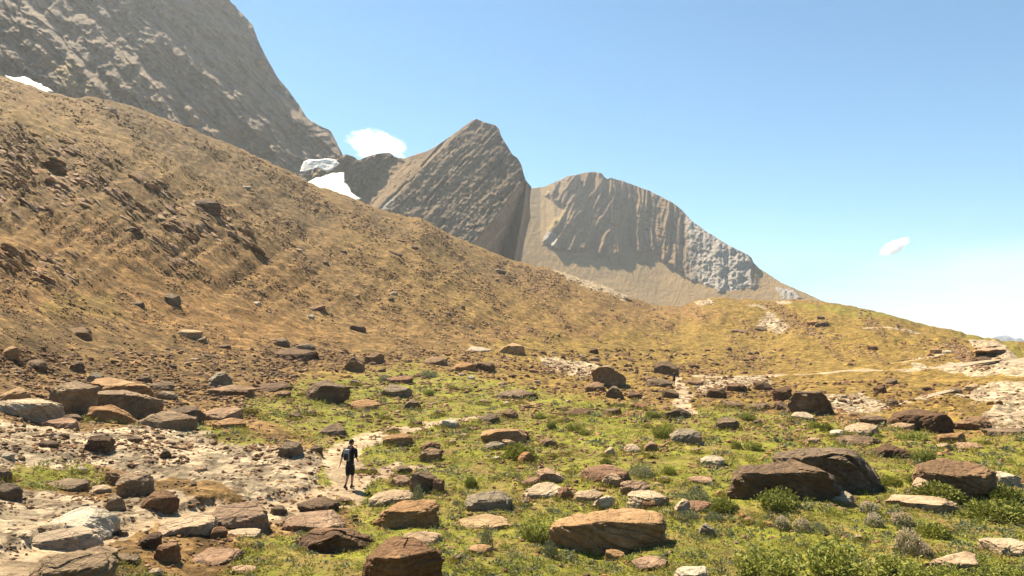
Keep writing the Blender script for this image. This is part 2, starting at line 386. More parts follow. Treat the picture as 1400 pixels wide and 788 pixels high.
m_rib = np.maximum.reduce([
    poly_mask([(-80, 165), (60, 185), (170, 225), (250, 268), (310, 296), (400, 372), (300, 340), (250, 345), (140, 290), (60, 300), (-80, 300)], 14, 26, 51, 45),
    .9 * poly_mask([(-80, 330), (40, 330), (110, 352), (155, 388), (100, 388), (60, 396), (-80, 400)], 8, 14, 52, 30),
    .9 * poly_mask([(170, 312), (230, 322), (280, 380), (250, 392), (190, 345)], 8, 14, 53, 25)])
m_dark = np.maximum.reduce([
    .35 * m_rib,
    .8 * poly_mask([(120, 128), (190, 148), (300, 200), (400, 250), (470, 300), (420, 330), (280, 255), (180, 190), (120, 145)], 10, 22, 54, 40),
    .7 * poly_mask([(480, 280), (600, 330), (720, 370), (740, 395), (640, 375), (520, 320)], 8, 16, 56, 30),
    .55 * poly_mask([(-60, 430), (150, 440), (300, 480), (420, 470), (640, 480), (700, 500), (500, 520), (330, 545), (-60, 560)], 16, 30, 55, 50)])
m_scr = np.clip(1 - np.maximum(np.minimum(m_green, 1), m_trail), 0, 1)

# relief
amp_slope = sstep(0, 1, (RR - rbv) / 50.) * sstep(0, 1, (rcv - RR) / 45.)
Z = Z + amp_slope * (5. * fbm2(X / 110., Y / 110., 3, 3) + 1.0 * fbm2(X / 26., Y / 26., 3, 4))
gul = fbm2(PX / 60 + PY / 42., PY / 190., 3, 5)
Z = Z + amp_slope * 1.4 * gul
calm = (1 - m_trail * .35)
near_w = sstep(9, 16, RR) * (1 - sstep(0, 1, (RR - rbv) / 40.))
Z = Z + near_w * calm * (.32 * fbm2(X / 13., Y / 13., 3, 6) + .16 * fbm2(X / 4., Y / 4., 2, 8))
spacing = np.maximum(RR * (1920. / NU) / FH, 0.01) * 1.3
for k, lam in enumerate([6., 2.6, 1.1, .5, .22]):
    wgt = np.clip(lam / (2.2 * spacing) - .6, 0, 1) * (1 - back[:, None])
    rough = .022 * m_green + .055 * m_scr + .02
    amp = lam * rough * calm
    Z = Z + wgt * amp * fbm2(X / lam, Y / lam, 1, 20 + k) * (1.2 if lam < 1 else 1)
# bedrock: steps and cracks
pl = np.minimum(m_pale, 1.1) * (1 - m_trail * .95)
far_s = np.clip(RR / 60., .35, 1.6)
Z = Z + pl ** 2 * far_s * (.07 * ridge2(X / (2.2 * far_s) + .3 * Y / far_s, Y / (3.2 * far_s), 4, 31) + .055 * ridge2(X / (.75 * far_s) + .2 * Y / far_s, Y / (1.1 * far_s), 3, 36) + .05)
# strata ribs on the left slope, running down to the right
qq = (-PX * .57 + PY * .82); pp = (PX * .82 + PY * .57)
strat = ridge2(pp / 90., qq / 13., 3, 61)
qw = qq / 11. + .8 * fbm2(pp / 45., qq / 30., 3, 67); fq_ = qw - np.floor(qw); lq = np.floor(qw)
saw = sstep(0, .25, fq_) * (1 - fq_) * (.4 + _h(lq, np.floor(pp / 60. + lq * .37), lq * 0, 9))
Z = Z + m_rib * RR / 260. * (1.0 * saw + .4 * np.maximum(strat, -.2) + .3 * ridge2(pp / 14., qq / 4.2, 2, 64) + .8 * fbm2(pp / 60, qq / 18., 2, 66))
scr = np.maximum(m_dark, .35) * sstep(0, 1, (RR - rbv) / 30.)
Z = Z + scr * RR / 230. * (.5 * ridge2(pp / 11., qq / 4.6, 2, 70) + .4 * fbm2(pp / 40., qq / 9., 3, 73)) * (1 - m_rib)
PX, PY = project(X, Y, Z)

co = np.stack([X, Y, Z], -1).reshape(-1, 3)
NR = RR.shape[1]
faces = grid_faces(NA, NR)
wrap = np.stack([np.arange(NR - 1) + (NA - 1) * NR, np.arange(NR - 1), np.arange(1, NR), np.arange(1, NR) + (NA - 1) * NR], -1)
faces = np.concatenate([faces, wrap])[:, ::-1]
MASKS = dict(m_green=m_green, m_olive=m_olive, m_pale=m_pale, m_trail=m_trail, m_orange=m_orange, m_dark=m_dark)
MASKS = {k: v.reshape(-1) for k, v in MASKS.items()}
G = ground_material()
tm = MASKS['m_trail'][faces].mean(1); pm = MASKS['m_pale'][faces].mean(1)
cls = np.where(tm > .5, 1, np.where(pm > .5, 2, 0))
for cid, nm in ((0, 'ground'), (1, 'path'), (2, 'bedrock')):
    f = faces[cls == cid]; used = np.unique(f); remap = np.zeros(len(co), np.int64); remap[used] = np.arange(len(used))
    me = np_mesh(nm, co[used], remap[f], attrs={k: v[used] for k, v in MASKS.items()})
    tag(add_mesh(nm, me, G), {'ground': 'stony alpine slope and grassy basin', 'path': 'pale worn hiking path', 'bedrock': 'pale bare limestone bedrock'}[nm], None, None, 'structure')
del faces

# queries
RQ = RR[:NU, NEARN:NEARN + NS]; ZQ = Z[:NU, NEARN:NEARN + NS]; TQ = np.maximum.accumulate(ZQ / RQ, axis=1)
def hit(px, py):
    u, t = pix_ut(np.atleast_1d(px), np.atleast_1d(py))
    iu = np.clip(np.round((u + 260) / 1920 * (NU - 1)).astype(int), 0, NU - 1)
    k = np.array([np.searchsorted(TQ[i], tt) for i, tt in zip(iu, t)]); ok = k < NS
    k = np.minimum(k, NS - 1)
    r = RQ[iu, k]; a = np.arctan((u - CX) / FH)
    return r * np.sin(a), r * np.cos(a), ZQ[iu, k], r, ok, iu, k
def gz(x, y):
    x = np.atleast_1d(x); y = np.atleast_1d(y)
    u = CX + FH * x / y; r = np.hypot(x, y)
    iu = np.clip(np.round((u + 260) / 1920 * (NU - 1)).astype(int), 0, NU - 1)
    k = np.clip(np.round(np.log(np.maximum(r, 9) / 9) / np.log(RC[iu] / 9) * (NS - 1)).astype(int), 0, NS - 1)
    return ZQ[iu, k]
def qmask(mk, iu, k): return mk[iu, k + NEARN]

# ------------------------------------------------------------------ mountains: relief sheets with real distance and depth
SHEETS_L = []
def sheet(name, sky, base, u0, u1, nu, nv, D0, cot, relief, masks, rot, mat, jag=1.2, seed=0, warpx=None):
    px = np.linspace(u0, u1, nu)
    sp = np.interp(px, [p[0] for p in sky], [p[1] for p in sky]) + jag * fbm2(px / 9., px * 0, 4, seed + 900) * 1.6
    bp = np.interp(px, [p[0] for p in base], [p[1] for p in base])
    v = np.linspace(0, 1, nv)
    PXs = np.repeat(px[:, None], nv, 1); PYs = bp[:, None] + (sp - bp)[:, None] * v[None]
    if warpx is not None: PXs = PXs + warpx(PXs, PYs)
    d0 = D0(px)[:, None]
    dy = -np.diff(PYs, axis=1) / F
    ct = cot(PXs, PYs)
    run = np.concatenate([np.zeros((nu, 1)), np.cumsum(dy * d0 * .5 * (ct[:, 1:] + ct[:, :-1]), 1)], 1)
    D = d0 + run - relief(PXs, PYs)
    dx, dyy, dz = pix_dir(PXs, PYs); h = np.hypot(dx, dyy)
    P = np.stack([dx / h * D, dyy / h * D, dz / h * D], -1)
    top = P[:, -1]; bk = []
    for k, (dd, dn) in enumerate([(12, 4), (40, 30), (110, 110), (260, 300)]):
        e = np.stack([dx[:, -1] / h[:, -1], dyy[:, -1] / h[:, -1], np.zeros(nu)], -1)
        q = top + e * dd; q[:, 2] -= dn
        if warpx is not None:
            xb, yb = project(q[:, 0], q[:, 1], q[:, 2]); xs = px + warpx(px, yb); hd = np.hypot(q[:, 0], q[:, 1])
            ax, ay, az_b = pix_dir(xs, yb); hh_ = np.hypot(ax, ay); q = np.stack([ax / hh_ * hd, ay / hh_ * hd, az_b / hh_ * hd], -1)
        bk.append(q)
    P = np.concatenate([P] + [b[:, None] for b in bk], 1)
    ca, sa = math.cos(rot), math.sin(rot)
    SC = np.stack([PXs * ca + PYs * sa, -PXs * sa + PYs * ca, PXs * 0], -1)
    SC = np.concatenate([SC] + [SC[:, -1:] for _ in bk], 1)
    at = {'sc': SC.reshape(-1, 3)}
    for k in ('m_warm', 'm_light', 'm_scree', 'm_grass'):
        mk = masks.get(k); a = mk(PXs, PYs) if mk else PXs * 0
        a = np.concatenate([a] + [a[:, -1:] for _ in bk], 1); at[k] = a.reshape(-1)
    me = np_mesh(name, P.reshape(-1, 3), grid_faces(nu, nv + 4)[:, ::-1], attrs=at)
    o = add_mesh(name, me, mat)
    SHEETS_L.append((px, bp, sp, D))
    return o
def pmask(poly, feather, warp=4., seed=0):
    p = np.array(poly, float)
    def f(x, y):
        x = x + warp * fbm2(x / 14, y / 14, 3, 300 + seed); y = y + warp * fbm2(x / 14 + 7, y / 14, 3, 330 + seed)
        d = np.full(x.shape, 1e9); ins = np.zeros(x.shape, bool)
        for i in range(len(p)):
            a = p[i]; b = p[(i + 1) % len(p)]; e = b - a
            tt = np.clip(((x - a[0]) * e[0] + (y - a[1]) * e[1]) / (e @ e), 0, 1)
            d = np.minimum(d, np.hypot(x - a[0] - tt * e[0], y - a[1] - tt * e[1]))
            c = (a[1] > y) != (b[1] > y)
            with np.errstate(divide='ignore', invalid='ignore'):
                ins ^= c & (x < (b[0] - a[0]) * (y - a[1]) / (b[1] - a[1]) + a[0])
        return sstep(-feather, feather, np.where(ins, d, -d))
    return f
crest = [(p[0], p[1] + 34) for p in sky_px]

MM = mountain_material('mountain_mat', (.14, .104, .075), (.22, .148, .08), (.26, .23, .20), (.205, .14, .066))
MC = mountain_material('cliff_mat', (.17, .130, .095), (.215, .148, .086), (.28, .245, .21), (.25, .178, .09))
# -- cliff
cliff_sky = [(-330, -300), (-100, -240), (60, -190), (180, -120), (250, -55), (300, -14), (325, 12), (345, 34), (354, 58), (364, 78), (378, 104), (398, 128), (410, 146), (418, 158), (425, 166), (437, 172), (452, 179), (460, 194), (468, 210), (476, 240), (484, 290)]
def c_rot(x, y, a): return x * math.cos(a) + y * math.sin(a), -x * math.sin(a) + y * math.cos(a)
def cliff_rel(x, y):
    p, q = c_rot(x, y, R(44))
    q = q + 9 * fbm2(x / 55, y / 55, 3, 400)
    r = 17 * fbm2(p / 150, q / 46, 3, 401) + (4 + 8 * fbm2(x / 70, y / 70, 2, 402)) * ridge2(p / 60, q / 17, 3, 405) + 3 * ridge2(p / 20, q / 7, 3, 409) + 4.5 * fbm2(x / 8, y / 6, 3, 412) + 22 * fbm2(x / 34, y / 26, 4, 413) + 6 * ridge2(x / 20, y / 15, 4, 414)
    wv = 10 * fbm2(x / 40, y / 40, 4, 423)
    for k_, (ax, ay, bx2, by2, st_) in enumerate([(0, 18, 130, 132, 16), (60, -30, 285, 172, 18), (130, -40, 345, 150, 13), (215, -30, 425, 172, 17), (250, 60, 380, 205, 12), (20, -60, 200, 100, 10), (290, 0, 450, 180, 9)]):
        L_ = math.hypot(bx2 - ax, by2 - ay); sd = (-(x - ax) * (by2 - ay) + (y - ay) * (bx2 - ax)) / L_ + wv * (1 if k_ % 2 else -1) + 3 * fbm2(x / 9, y / 9, 3, 424 + k_)
        r = r + st_ * sstep(-5, 5, sd)
    butt = sstep(-8, 8, (y - 10) - (x - 42) * 1.12) * sstep(160, 120, y)
    r = r + 34 * butt + 12 * sstep(-6, 6, (y - 60) - (x - 175) * 1.5)
    r = r + 12 * fbm2(x / 40, y / 22, 3, 417) + 9 * ridge2(x / 55 + .4 * noise2(x / 25, y / 25, 9), y / 70, 3, 418) + 4 * fbm2(x / 9, y / 6, 3, 421)
    lp = np.floor(q / 21 + .9 * fbm2(p / 60, q / 60, 2, 422)); fq = q / 21 + .9 * fbm2(p / 60, q / 60, 2, 422) - lp
    r = r + 7 * (fq - .5) * (.5 + _h(lp, lp * 0, lp * 0, 5))
    return r
sheet('mountain', cliff_sky, crest, -330, 484, 640, 420, lambda x: 820 + .35 * np.maximum(x, -150), lambda x, y: (1.15 + .45 * fbm2(x / 60, y / 40, 3, 420)) * (.5 + .5 * sstep(30, 75, np.interp(x, [p[0] for p in crest], [p[1] for p in crest]) - y)), cliff_rel,
      {'m_warm': pmask([(250, 170), (310, 168), (360, 185), (390, 200), (370, 220), (300, 195)], 14, 10, 1),
       'm_scree': pmask([(60, 80), (110, 90), (130, 125), (90, 128)], 6, 6, 2)}, R(44), MC, 1.6, 1)
# -- pyramid peak
pyr_sky = [(395, 226), (420, 226), (445, 222), (462, 217), (473, 211), (482, 214), (491, 219), (505, 213), (519, 210), (532, 209), (540, 215), (552, 217), (570, 211), (586, 206), (595, 201), (625, 180), (645, 165), (651, 163), (665, 168), (676, 171), (682, 176), (685, 186), (693, 199), (701, 212), (708, 217), (713, 226), (716, 238), (719, 247), (727, 256), (728.5, 300), (731, 380)]
def pyr_fold(x, y):
    # signed distance left of the crest line running down-left from the summit
    d = ((x - 650) * 122 + (y - 163) * 131) / 179.
    return d
def pyr_rel(x, y):
    p, q = c_rot(x, y, R(-46))
    d = pyr_fold(x, y)
    r = -1.7 * np.maximum(0, -d) + 1.9 * np.minimum(np.maximum(-d - 34, 0), 60)
    e = (x - 727) * .76 + (y - 256) * .62
    r = r - 5.5 * np.clip(e + 13 + 4 * fbm2(x / 14, y / 14, 3, 446), 0, 45) + .35 * np.maximum(0, d)
    q = q + 2 * fbm2(x / 45, y / 45, 2, 430)
    r = r + 3.6 * fbm2(p / 110, q / 11, 4, 431, .6) + 3.5 * fbm2(x / 15, y / 12, 4, 432, .6) + 2.2 * fbm2(p / 30, q / 4, 3, 434) + 5 * fbm2(x / 46, y / 46, 4, 437) + 1.0 * ridge2(x / 13, y / 13, 3, 438) - 7 * np.exp(-((q - np.floor(q / 37.) * 37. - 18.) / 1.6) ** 2) * (fbm2(p / 40, q * 0 + np.floor(q / 37.), 2, 439) > -.05)
    r = r + sstep(8, 40, -d) * (7 * ridge2(x / 16, y / 12, 3, 447) + 4 * ridge2(p / 40, q / 7, 3, 448))
    r = r + 10 * ridge2(p / 60, q / 14, 2, 441) * sstep(20, 60, -d) + 2. * fbm2(x / 5, y / 5, 2, 444)
    return r
sheet('mountain', pyr_sky, [(395, 300), (560, 330), (731, 400)], 395, 731, 420, 260, lambda x: 860 + 0 * x,
      lambda x, y: .66 - .12 * sstep(285, 330, y) * sstep(600, 660, x), pyr_rel,
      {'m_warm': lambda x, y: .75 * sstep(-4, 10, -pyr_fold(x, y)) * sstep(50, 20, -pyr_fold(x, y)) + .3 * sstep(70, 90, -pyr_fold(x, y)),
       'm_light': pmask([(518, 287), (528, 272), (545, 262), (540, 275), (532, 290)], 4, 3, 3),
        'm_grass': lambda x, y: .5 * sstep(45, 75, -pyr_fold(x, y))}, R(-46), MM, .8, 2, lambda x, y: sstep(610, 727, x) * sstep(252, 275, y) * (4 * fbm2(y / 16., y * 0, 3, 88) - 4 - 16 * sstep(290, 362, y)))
# -- fluted dome with scree fans
dome_sky = [(690, 262), (726, 258), (746, 255), (755, 251), (774, 242), (801, 236), (814, 235), (822, 237), (827, 243), (831, 245), (835, 243), (855, 249), (872, 255), (890, 262), (921, 278), (933, 288), (946, 302), (965, 316), (984, 328), (1007, 341), (1020, 347), (1027, 352), (1031, 360), (1038, 367), (1069, 387), (1099, 400), (1128, 413), (1200, 450)]
dome_rock = [(746, 266), (757, 250), (800, 228), (840, 235), (925, 272), (1040, 362), (1026, 366), (1040, 392), (1016, 394), (985, 398), (966, 392), (946, 383), (909, 358), (890, 340), (872, 346), (854, 337), (835, 357), (806, 341), (786, 346), (761, 341), (740, 331), (746, 318), (758, 304), (768, 293), (773, 284), (760, 274)]
rockm = pmask(dome_rock, 4, 7, 5)
MD = mountain_material('dome_mat', (.108, .080, .056), (.165, .108, .058), (.26, .23, .20), (.205, .14, .066))
MF = mountain_material('far_mat', (.055, .06, .066), (.06, .06, .06), (.2, .2, .2), (.1, .1, .1))
out1 = pmask([(1058, 392), (1085, 396), (1096, 408), (1070, 410)], 2, 2, 6)
def dome_rel(x, y):
    rm = np.maximum(rockm(x, y), .8 * out1(x, y))
    wx = x + 5 * fbm2(x / 40, y / 40, 2, 451) + .12 * (y - 290)
    wx = np.where(x < 835, x + .55 * (y - 240) + 4 * fbm2(x / 40, y / 40, 2, 452), wx)
    wx = wx + 3.5 * fbm2(x / 18, y / 34, 3, 454)
    fl = (19 + 9 * fbm2(x / 30, y / 30, 2, 455)) * 1.5 * ridge2(wx / 19, y / 150, 2, 453) + 8 * ridge2(wx / 7.5, y / 60, 3, 456) + 3.5 * fbm2(x / 7, y / 7, 3, 457) - 5 * ridge2(x / 60, (y - .25 * x) / 11, 2, 458) ** 3
    g = sstep(915, 945, x)
    gr = 11 * fbm2(x / 26, y / 22, 4, 459) + 8 * ridge2(x / 13, y / 17, 4, 462) + 4 * fbm2(x / 5, y / 5, 2, 463)
    cleft = -22 * np.exp(-((x - (829 - .18 * (y - 243))) / 4.) ** 2) * sstep(310, 250, y)
    r = rm * (fl * (1 - g) + gr * g + cleft + 2) + (1 - rm) * (1.3 * ridge2((x + .4 * (y - 400)) / 9, y / 120, 3, 465) + 1. * fbm2(x / 6, y / 6, 3, 468))
    return r + 6 * fbm2(x / 80, y / 60, 2, 470)
def dome_cot(x, y):
    rm = rockm(x, y)
    topc = sstep(0, 22, y - np.interp(x, [p[0] for p in dome_sky], [p[1] for p in dome_sky]))
    return 1.75 + rm * (.95 + .25 * fbm2(x / 20, y / 30, 3, 472) - 1.75) + rm * (1 - topc) * .5
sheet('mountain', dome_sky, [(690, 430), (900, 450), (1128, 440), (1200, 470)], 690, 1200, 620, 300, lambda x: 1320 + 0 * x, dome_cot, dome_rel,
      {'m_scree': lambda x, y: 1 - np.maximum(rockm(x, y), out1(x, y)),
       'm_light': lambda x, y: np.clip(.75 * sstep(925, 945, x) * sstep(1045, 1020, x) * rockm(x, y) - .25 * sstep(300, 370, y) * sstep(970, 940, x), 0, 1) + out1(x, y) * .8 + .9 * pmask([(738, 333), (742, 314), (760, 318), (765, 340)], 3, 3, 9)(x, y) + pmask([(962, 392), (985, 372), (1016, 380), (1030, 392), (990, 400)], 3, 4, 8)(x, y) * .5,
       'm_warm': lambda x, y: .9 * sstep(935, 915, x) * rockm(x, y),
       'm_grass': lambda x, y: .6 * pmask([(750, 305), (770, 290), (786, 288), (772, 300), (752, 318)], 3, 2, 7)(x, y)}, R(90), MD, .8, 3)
# -- far blue range
far_sky = [(1180, 466), (1240, 454), (1290, 462), (1330, 470), (1352, 464), (1362, 461), (1375, 458.5), (1386, 463), (1396, 462.5), (1400, 466), (1440, 456), (1500, 462), (1560, 452), (1660, 466), (1760, 470)]
sheet('mountain', far_sky, [(1180, 520), (1760, 520)], 1180, 1760, 300, 60, lambda x: 6200 + 0 * x, lambda x, y: 1.5 + 0 * x,
      lambda x, y: 220 * ridge2(x / 22, y / 30, 3, 480), {}, 0, MF, .6, 4)
for o, l in zip([o for o in col.objects if o.name.startswith('mountain')], ['huge grey layered cliff above the scree slope', 'grey pyramid peak with slabby face', 'fluted brown peak above tan scree fans', 'far hazy blue mountain range']):
    tag(o, l, None, None, 'structure')

# -- snow patches
def snow(poly, D, label, seed, sheetkey=None, thick=2.):
    p = np.array(poly, float); nx, ny = 90, 60
    gx = np.linspace(p[:, 0].min() - 1, p[:, 0].max() + 1, nx); gy = np.linspace(p[:, 1].min() - 1, p[:, 1].max() + 1, ny)
    A, B = np.meshgrid(gx, gy, indexing='ij')
    mk = pmask(poly, 1.2, 4., seed)(A, B)
    Dm = D(A, B)
    dx, dy, dz = pix_dir(A, B); h = np.hypot(dx, dy)
    Dm = Dm - thick * np.clip(mk * 1.6 - .3, -.4, 1) * (1 + .15 * fbm2(A / 8, B / 8, 2, seed))
    P = np.stack([dx / h * Dm, dy / h * Dm, dz / h * Dm], -1).reshape(-1, 3)
    f = grid_faces(nx, ny)[:, ::-1]; keep = mk.reshape(-1)[f].max(1) > .25; f = f[keep]
    used = np.unique(f); rm = np.zeros(len(P), int); rm[used] = np.arange(len(used))
    P = P[used]; f = rm[f]
    # closed body: same outline pushed back, so the patch has thickness
    n = len(P); dirn = P / np.linalg.norm(P, axis=1)[:, None]
    P2 = P + dirn * thick * 1.5
    e = np.concatenate([f[:, [0, 1]], f[:, [1, 2]], f[:, [2, 3]], f[:, [3, 0]]]); key = np.sort(e, 1)
    _, inv, cnt = np.unique(key, axis=0, return_inverse=True, return_counts=True)
    be = e[cnt[inv.reshape(-1)] == 1]
    side = np.stack([be[:, 1], be[:, 0], be[:, 0] + n, be[:, 1] + n], -1)
    me = np_mesh('snow_patch', np.concatenate([P, P2]), np.concatenate([f, f[:, ::-1] + n, side]))
    return tag(add_mesh('snow_patch', me, SNOW), label, 'snow patch', 'old snow patches under the peaks')
ms = Mat('snow_mat', .6, .3); pn = ms.noise(ms.pos(), .25, 6, .7)
SNOW = ms.done(ms.ramp(pn, [(.32, (.50, .45, .39)), (.48, (.62, .58, .52)), (.66, (.76, .73, .68))]), ms.bump(pn, .4, .8))
def sheetD(i):
    px, bp, sp, D = SHEETS_L[i]
    def f(A, B):
        iu = np.clip(((A - px[0]) / (px[-1] - px[0]) * (len(px) - 1)).round().astype(int), 0, len(px) - 1)
        v = np.clip((B - bp[iu]) / (sp[iu] - bp[iu]), 0, 1); k = (v * (D.shape[1] - 1)).round().astype(int)
        d = D[iu, k]
        return d
    return f
def near_sheet(A, B):
    out = None
    for dx in (-6, 0, 6):
        for dy in (-5, 0, 5):
            c = sheetD(0)(A + dx, B + dy); q = sheetD(1)(A + dx, B + dy)
            c = np.where(A + dx > 480, 1e5, c)
            d = np.minimum(c, np.where(A + dx < 396, 1e5, q))
            out = d if out is None else np.minimum(out, d)
    return out
def SMOOTHD(A, B):
    d = near_sheet(A, B); return d.min() - 4 + (B.max() - B) * .9 + 1. * fbm2(A / 9, B / 6, 3, 490)
snow([(8, 103), (22, 106), (34, 106), (50, 114), (72, 126), (52, 125), (30, 117), (14, 110)], SMOOTHD, 'narrow white snow streak at the foot of the big grey cliff', 11)
snow([(411, 235), (416, 222), (426, 218), (445, 218), (461, 219), (464, 224), (452, 234), (436, 231), (424, 233)], SMOOTHD, 'upper greyish snow patch tucked against the cliff end', 12)
snow2 = lambda A, B: sheetD(0)(np.full_like(A, 440.), np.full_like(A, 285.)) - 175 + (282 - B) * .9 * 2.1
snow([(421, 250), (432, 244), (447, 240), (460, 237), (468, 238), (470, 248), (480, 262), (492, 272), (478, 274), (450, 266)], snow2, 'lower bright snow patch in the notch beside the pyramid peak', 13)

# ------------------------------------------------------------------ rocks
ICO = {}
def ico(sub):
    if sub not in ICO:
        bm = bmesh.new(); bmesh.ops.create_icosphere(bm, subdivisions=sub, radius=1)
        ICO[sub] = (np.array([v.co for v in bm.verts]), np.array([[v.index for v in f.verts] for f in bm.faces])); bm.free()
    return ICO[sub]
OUT = {
 'b': ([(-1, -1), (-.97, .35), (-.6, .85), (.45, 1), (.93, .55), (1, -1)], .55),
 's': ([(-1, -1), (-1, .0), (-.6, .6), (.5, 1), (1, .45), (1, -1)], .35),
 'l': ([(-1, -1), (-.9, .65), (-.45, 1), (.85, -.35), (1, -1)], .6),
 'r': ([(-1, -1), (-.85, -.35), (.4, 1), (.92, .6), (1, -1)], .6),
 't': ([(-1, -1), (-.85, -.45), (-.1, 1), (.25, .9), (.9, -.35), (1, -1)], .8),
 'd': ([(-1, -1), (-.92, -.1), (-.55, .68), (0, 1), (.5, .85), (.93, .05), (1, -1)], .55)}
def rock_verts(dims, shape, seed, sub, outline=None, ft=None, rough=1.):
    rg = np.random.default_rng(seed)
    d, tris = ico(sub)
    o, f0 = OUT[shape]; ft = min(.95, (f0 if ft is None else ft) + .1)
    if outline is None: o = [(x + rg.uniform(-.07, .07), z + (rg.uniform(-.1, .1) if z > -.9 else 0)) for x, z in o]
    else: o = outline
    o = np.array(o, float)
    ar = 0.5 * np.sum(o[:, 0] * np.roll(o[:, 1], -1) - np.roll(o[:, 0], -1) * o[:, 1])
    if ar > 0: o = o[::-1]          # clockwise seen from the camera: outward normals to the left of each edge
    c = np.array([o[:, 0].mean() * .5, 0, -.25])
    planes = []
    for i in range(len(o)):
        a, b = o[i], o[(i + 1) % len(o)]; e = b - a
        n = np.array([-e[1], 0, e[0]]); L = np.hypot(n[0], n[2])
        if L < 1e-4: continue
        n /= L; dist = n[0] * (a[0] - c[0]) + n[2] * (a[1] - c[2])
        if dist < 0: n, dist = -n, -dist
        if n[2] < -.7: continue
        n = n + np.array([0, rg.uniform(-.3, .3), 0]); L = np.linalg.norm(n)
        planes.append((n / L, max(dist, .12) / L))
    planes.append((np.array([0, 0, -1.]), 1.15))
    tz = 1 - (2 * ft - 1) ; aa = math.atan2(tz, 1.5)
    n = np.array([rg.uniform(-.15, .15), -math.sin(aa), math.cos(aa)]); p0 = np.array([0, -.85, 2 * ft - 1.])
    planes.append((n / np.linalg.norm(n), max(.1, float(n @ (p0 - c)))))
    for sx, sy in ((rg.uniform(-.35, .35), -1), (rg.uniform(-.4, .4), 1), (rg.uniform(.4, .9), -rg.uniform(.5, 1)), (-rg.uniform(.4, .9), -rg.uniform(.5, 1)), (rg.uniform(.4, .9), rg.uniform(.5, 1)), (-rg.uniform(.4, .9), rg.uniform(.5, 1))):
        n = np.array([sx, sy, rg.uniform(-.3, .08) if sy < 0 else rg.uniform(-.05, .3)]); n /= np.linalg.norm(n)
        planes.append((n, rg.uniform(.85, 1.12) if abs(sx) < .4 else rg.uniform(.95, 1.2)))
    pw = 70.
    acc = 0
    for n, dist in planes: acc = acc + np.maximum(0, d @ n / dist) ** pw
    r = acc ** (-1 / pw)
    h = np.array(dims) * .5
    base = d * r[:, None] + c
    for k in range(12):
        n = rg.normal(size=3); n[2] = n[2] * .8 + .25; n /= np.linalg.norm(n)
        if outline is not None and (abs(n[0]) > .75 or n[2] > .8 or (n[1] < -.15 and n[2] > -.2)): continue
        sp = base @ n; hh = sp.max(); thr = hh * rg.uniform(.74, .9)
        base = base - n * np.maximum(0, sp - thr)[:, None]
    P = base * h
    sz = float(np.mean(h))
    nd = d
    q = P / sz
    cells = rg.uniform(-1.6, 1.6, (16, 3)); ci = np.argmin(((q[:, None] - cells[None]) ** 2).sum(2), 1)
    k = 1 + rough * ((.13 if outline is None else .2) * (rg.random(16)[ci] - .5) + .06 * fbm3(q * 1.3 + seed, 2, seed) + .075 * (np.abs(fbm3(q * 2.6 + seed, 2, seed + 4)) - .2) + (.045 if outline is None else .06) * fbm3(q * 6. + seed, 4, seed + 5, .62))
    # bedding ledges
    nb = np.array([rg.uniform(-.6, .6), rg.uniform(-.5, .3), 1.]); nb /= np.linalg.norm(nb)
    bb = (q @ nb) * rg.uniform(4., 8.) + .7 * fbm3(q * 1.1, 2, seed + 9)
    lay = np.floor(bb); fr = bb - lay
    off = _h(lay, lay * 0, lay * 0, seed + 3) - .5; off2 = _h(lay + 1, lay * 0, lay * 0, seed + 3) - .5
    ss = sstep(.8, 1., fr)
    led = (off + (off2 - off) * ss) - .5 * np.exp(-((fr - .9) / .09) ** 2)
    P = (P - c * h)
    hor = 1 + rough * .12 * led
    P[:, 0] *= k * hor; P[:, 1] *= k * hor; P[:, 2] *= 1 + (k - 1) * .7
    return P + c * h, tris
TINT = {'b': ('brown', (.20, .124, .066), (.34, .222, .115)), 'o': ('orange-brown', (.31, .186, .085), (.46, .30, .155)), 'p': ('pale', (.36, .285, .195), (.50, .41, .295)),
        'd': ('dark brown', (.125, .079, .045), (.235, .152, .084)), 'r': ('reddish brown', (.23, .132, .076), (.37, .225, .13)), 'g': ('grey-brown', (.205, .155, .10), (.32, .245, .158)), 't': ('tan', (.34, .235, .14), (.50, .365, .235))}
RM = {k: rock_material('rock_' + v[0].replace(' ', '_').replace('-', '_'), v[1], v[2]) for k, v in TINT.items()}
SHAPEW = {'b': 'blocky', 's': 'flat', 'l': 'sloping', 'r': 'wedge-shaped', 't': 'pointed', 'd': 'rounded'}

# hand-placed rocks: x0,y0,x1,y1 in photo pixels, shape, tint, [label], [short landmark name], [outline], [front top], depth factor
HR = []
def K(x0, y0, x1, y1, sh, ti, label=None, short=None, outline=None, ft=None, df=.8):
    if outline is not None:
        pts = []
        for x, y in outline: pts.append(((x - (x0 + x1) / 2) / ((x1 - x0) / 2), 1 - 2 * (y - y0) / (y1 - y0)))
        outline = [(x, z) for x, z in pts]
    HR.append(dict(x0=x0, y0=y0, x1=x1, y1=y1, sh=sh, ti=ti, label=label, short=short, outline=outline, ft=ft, df=df))
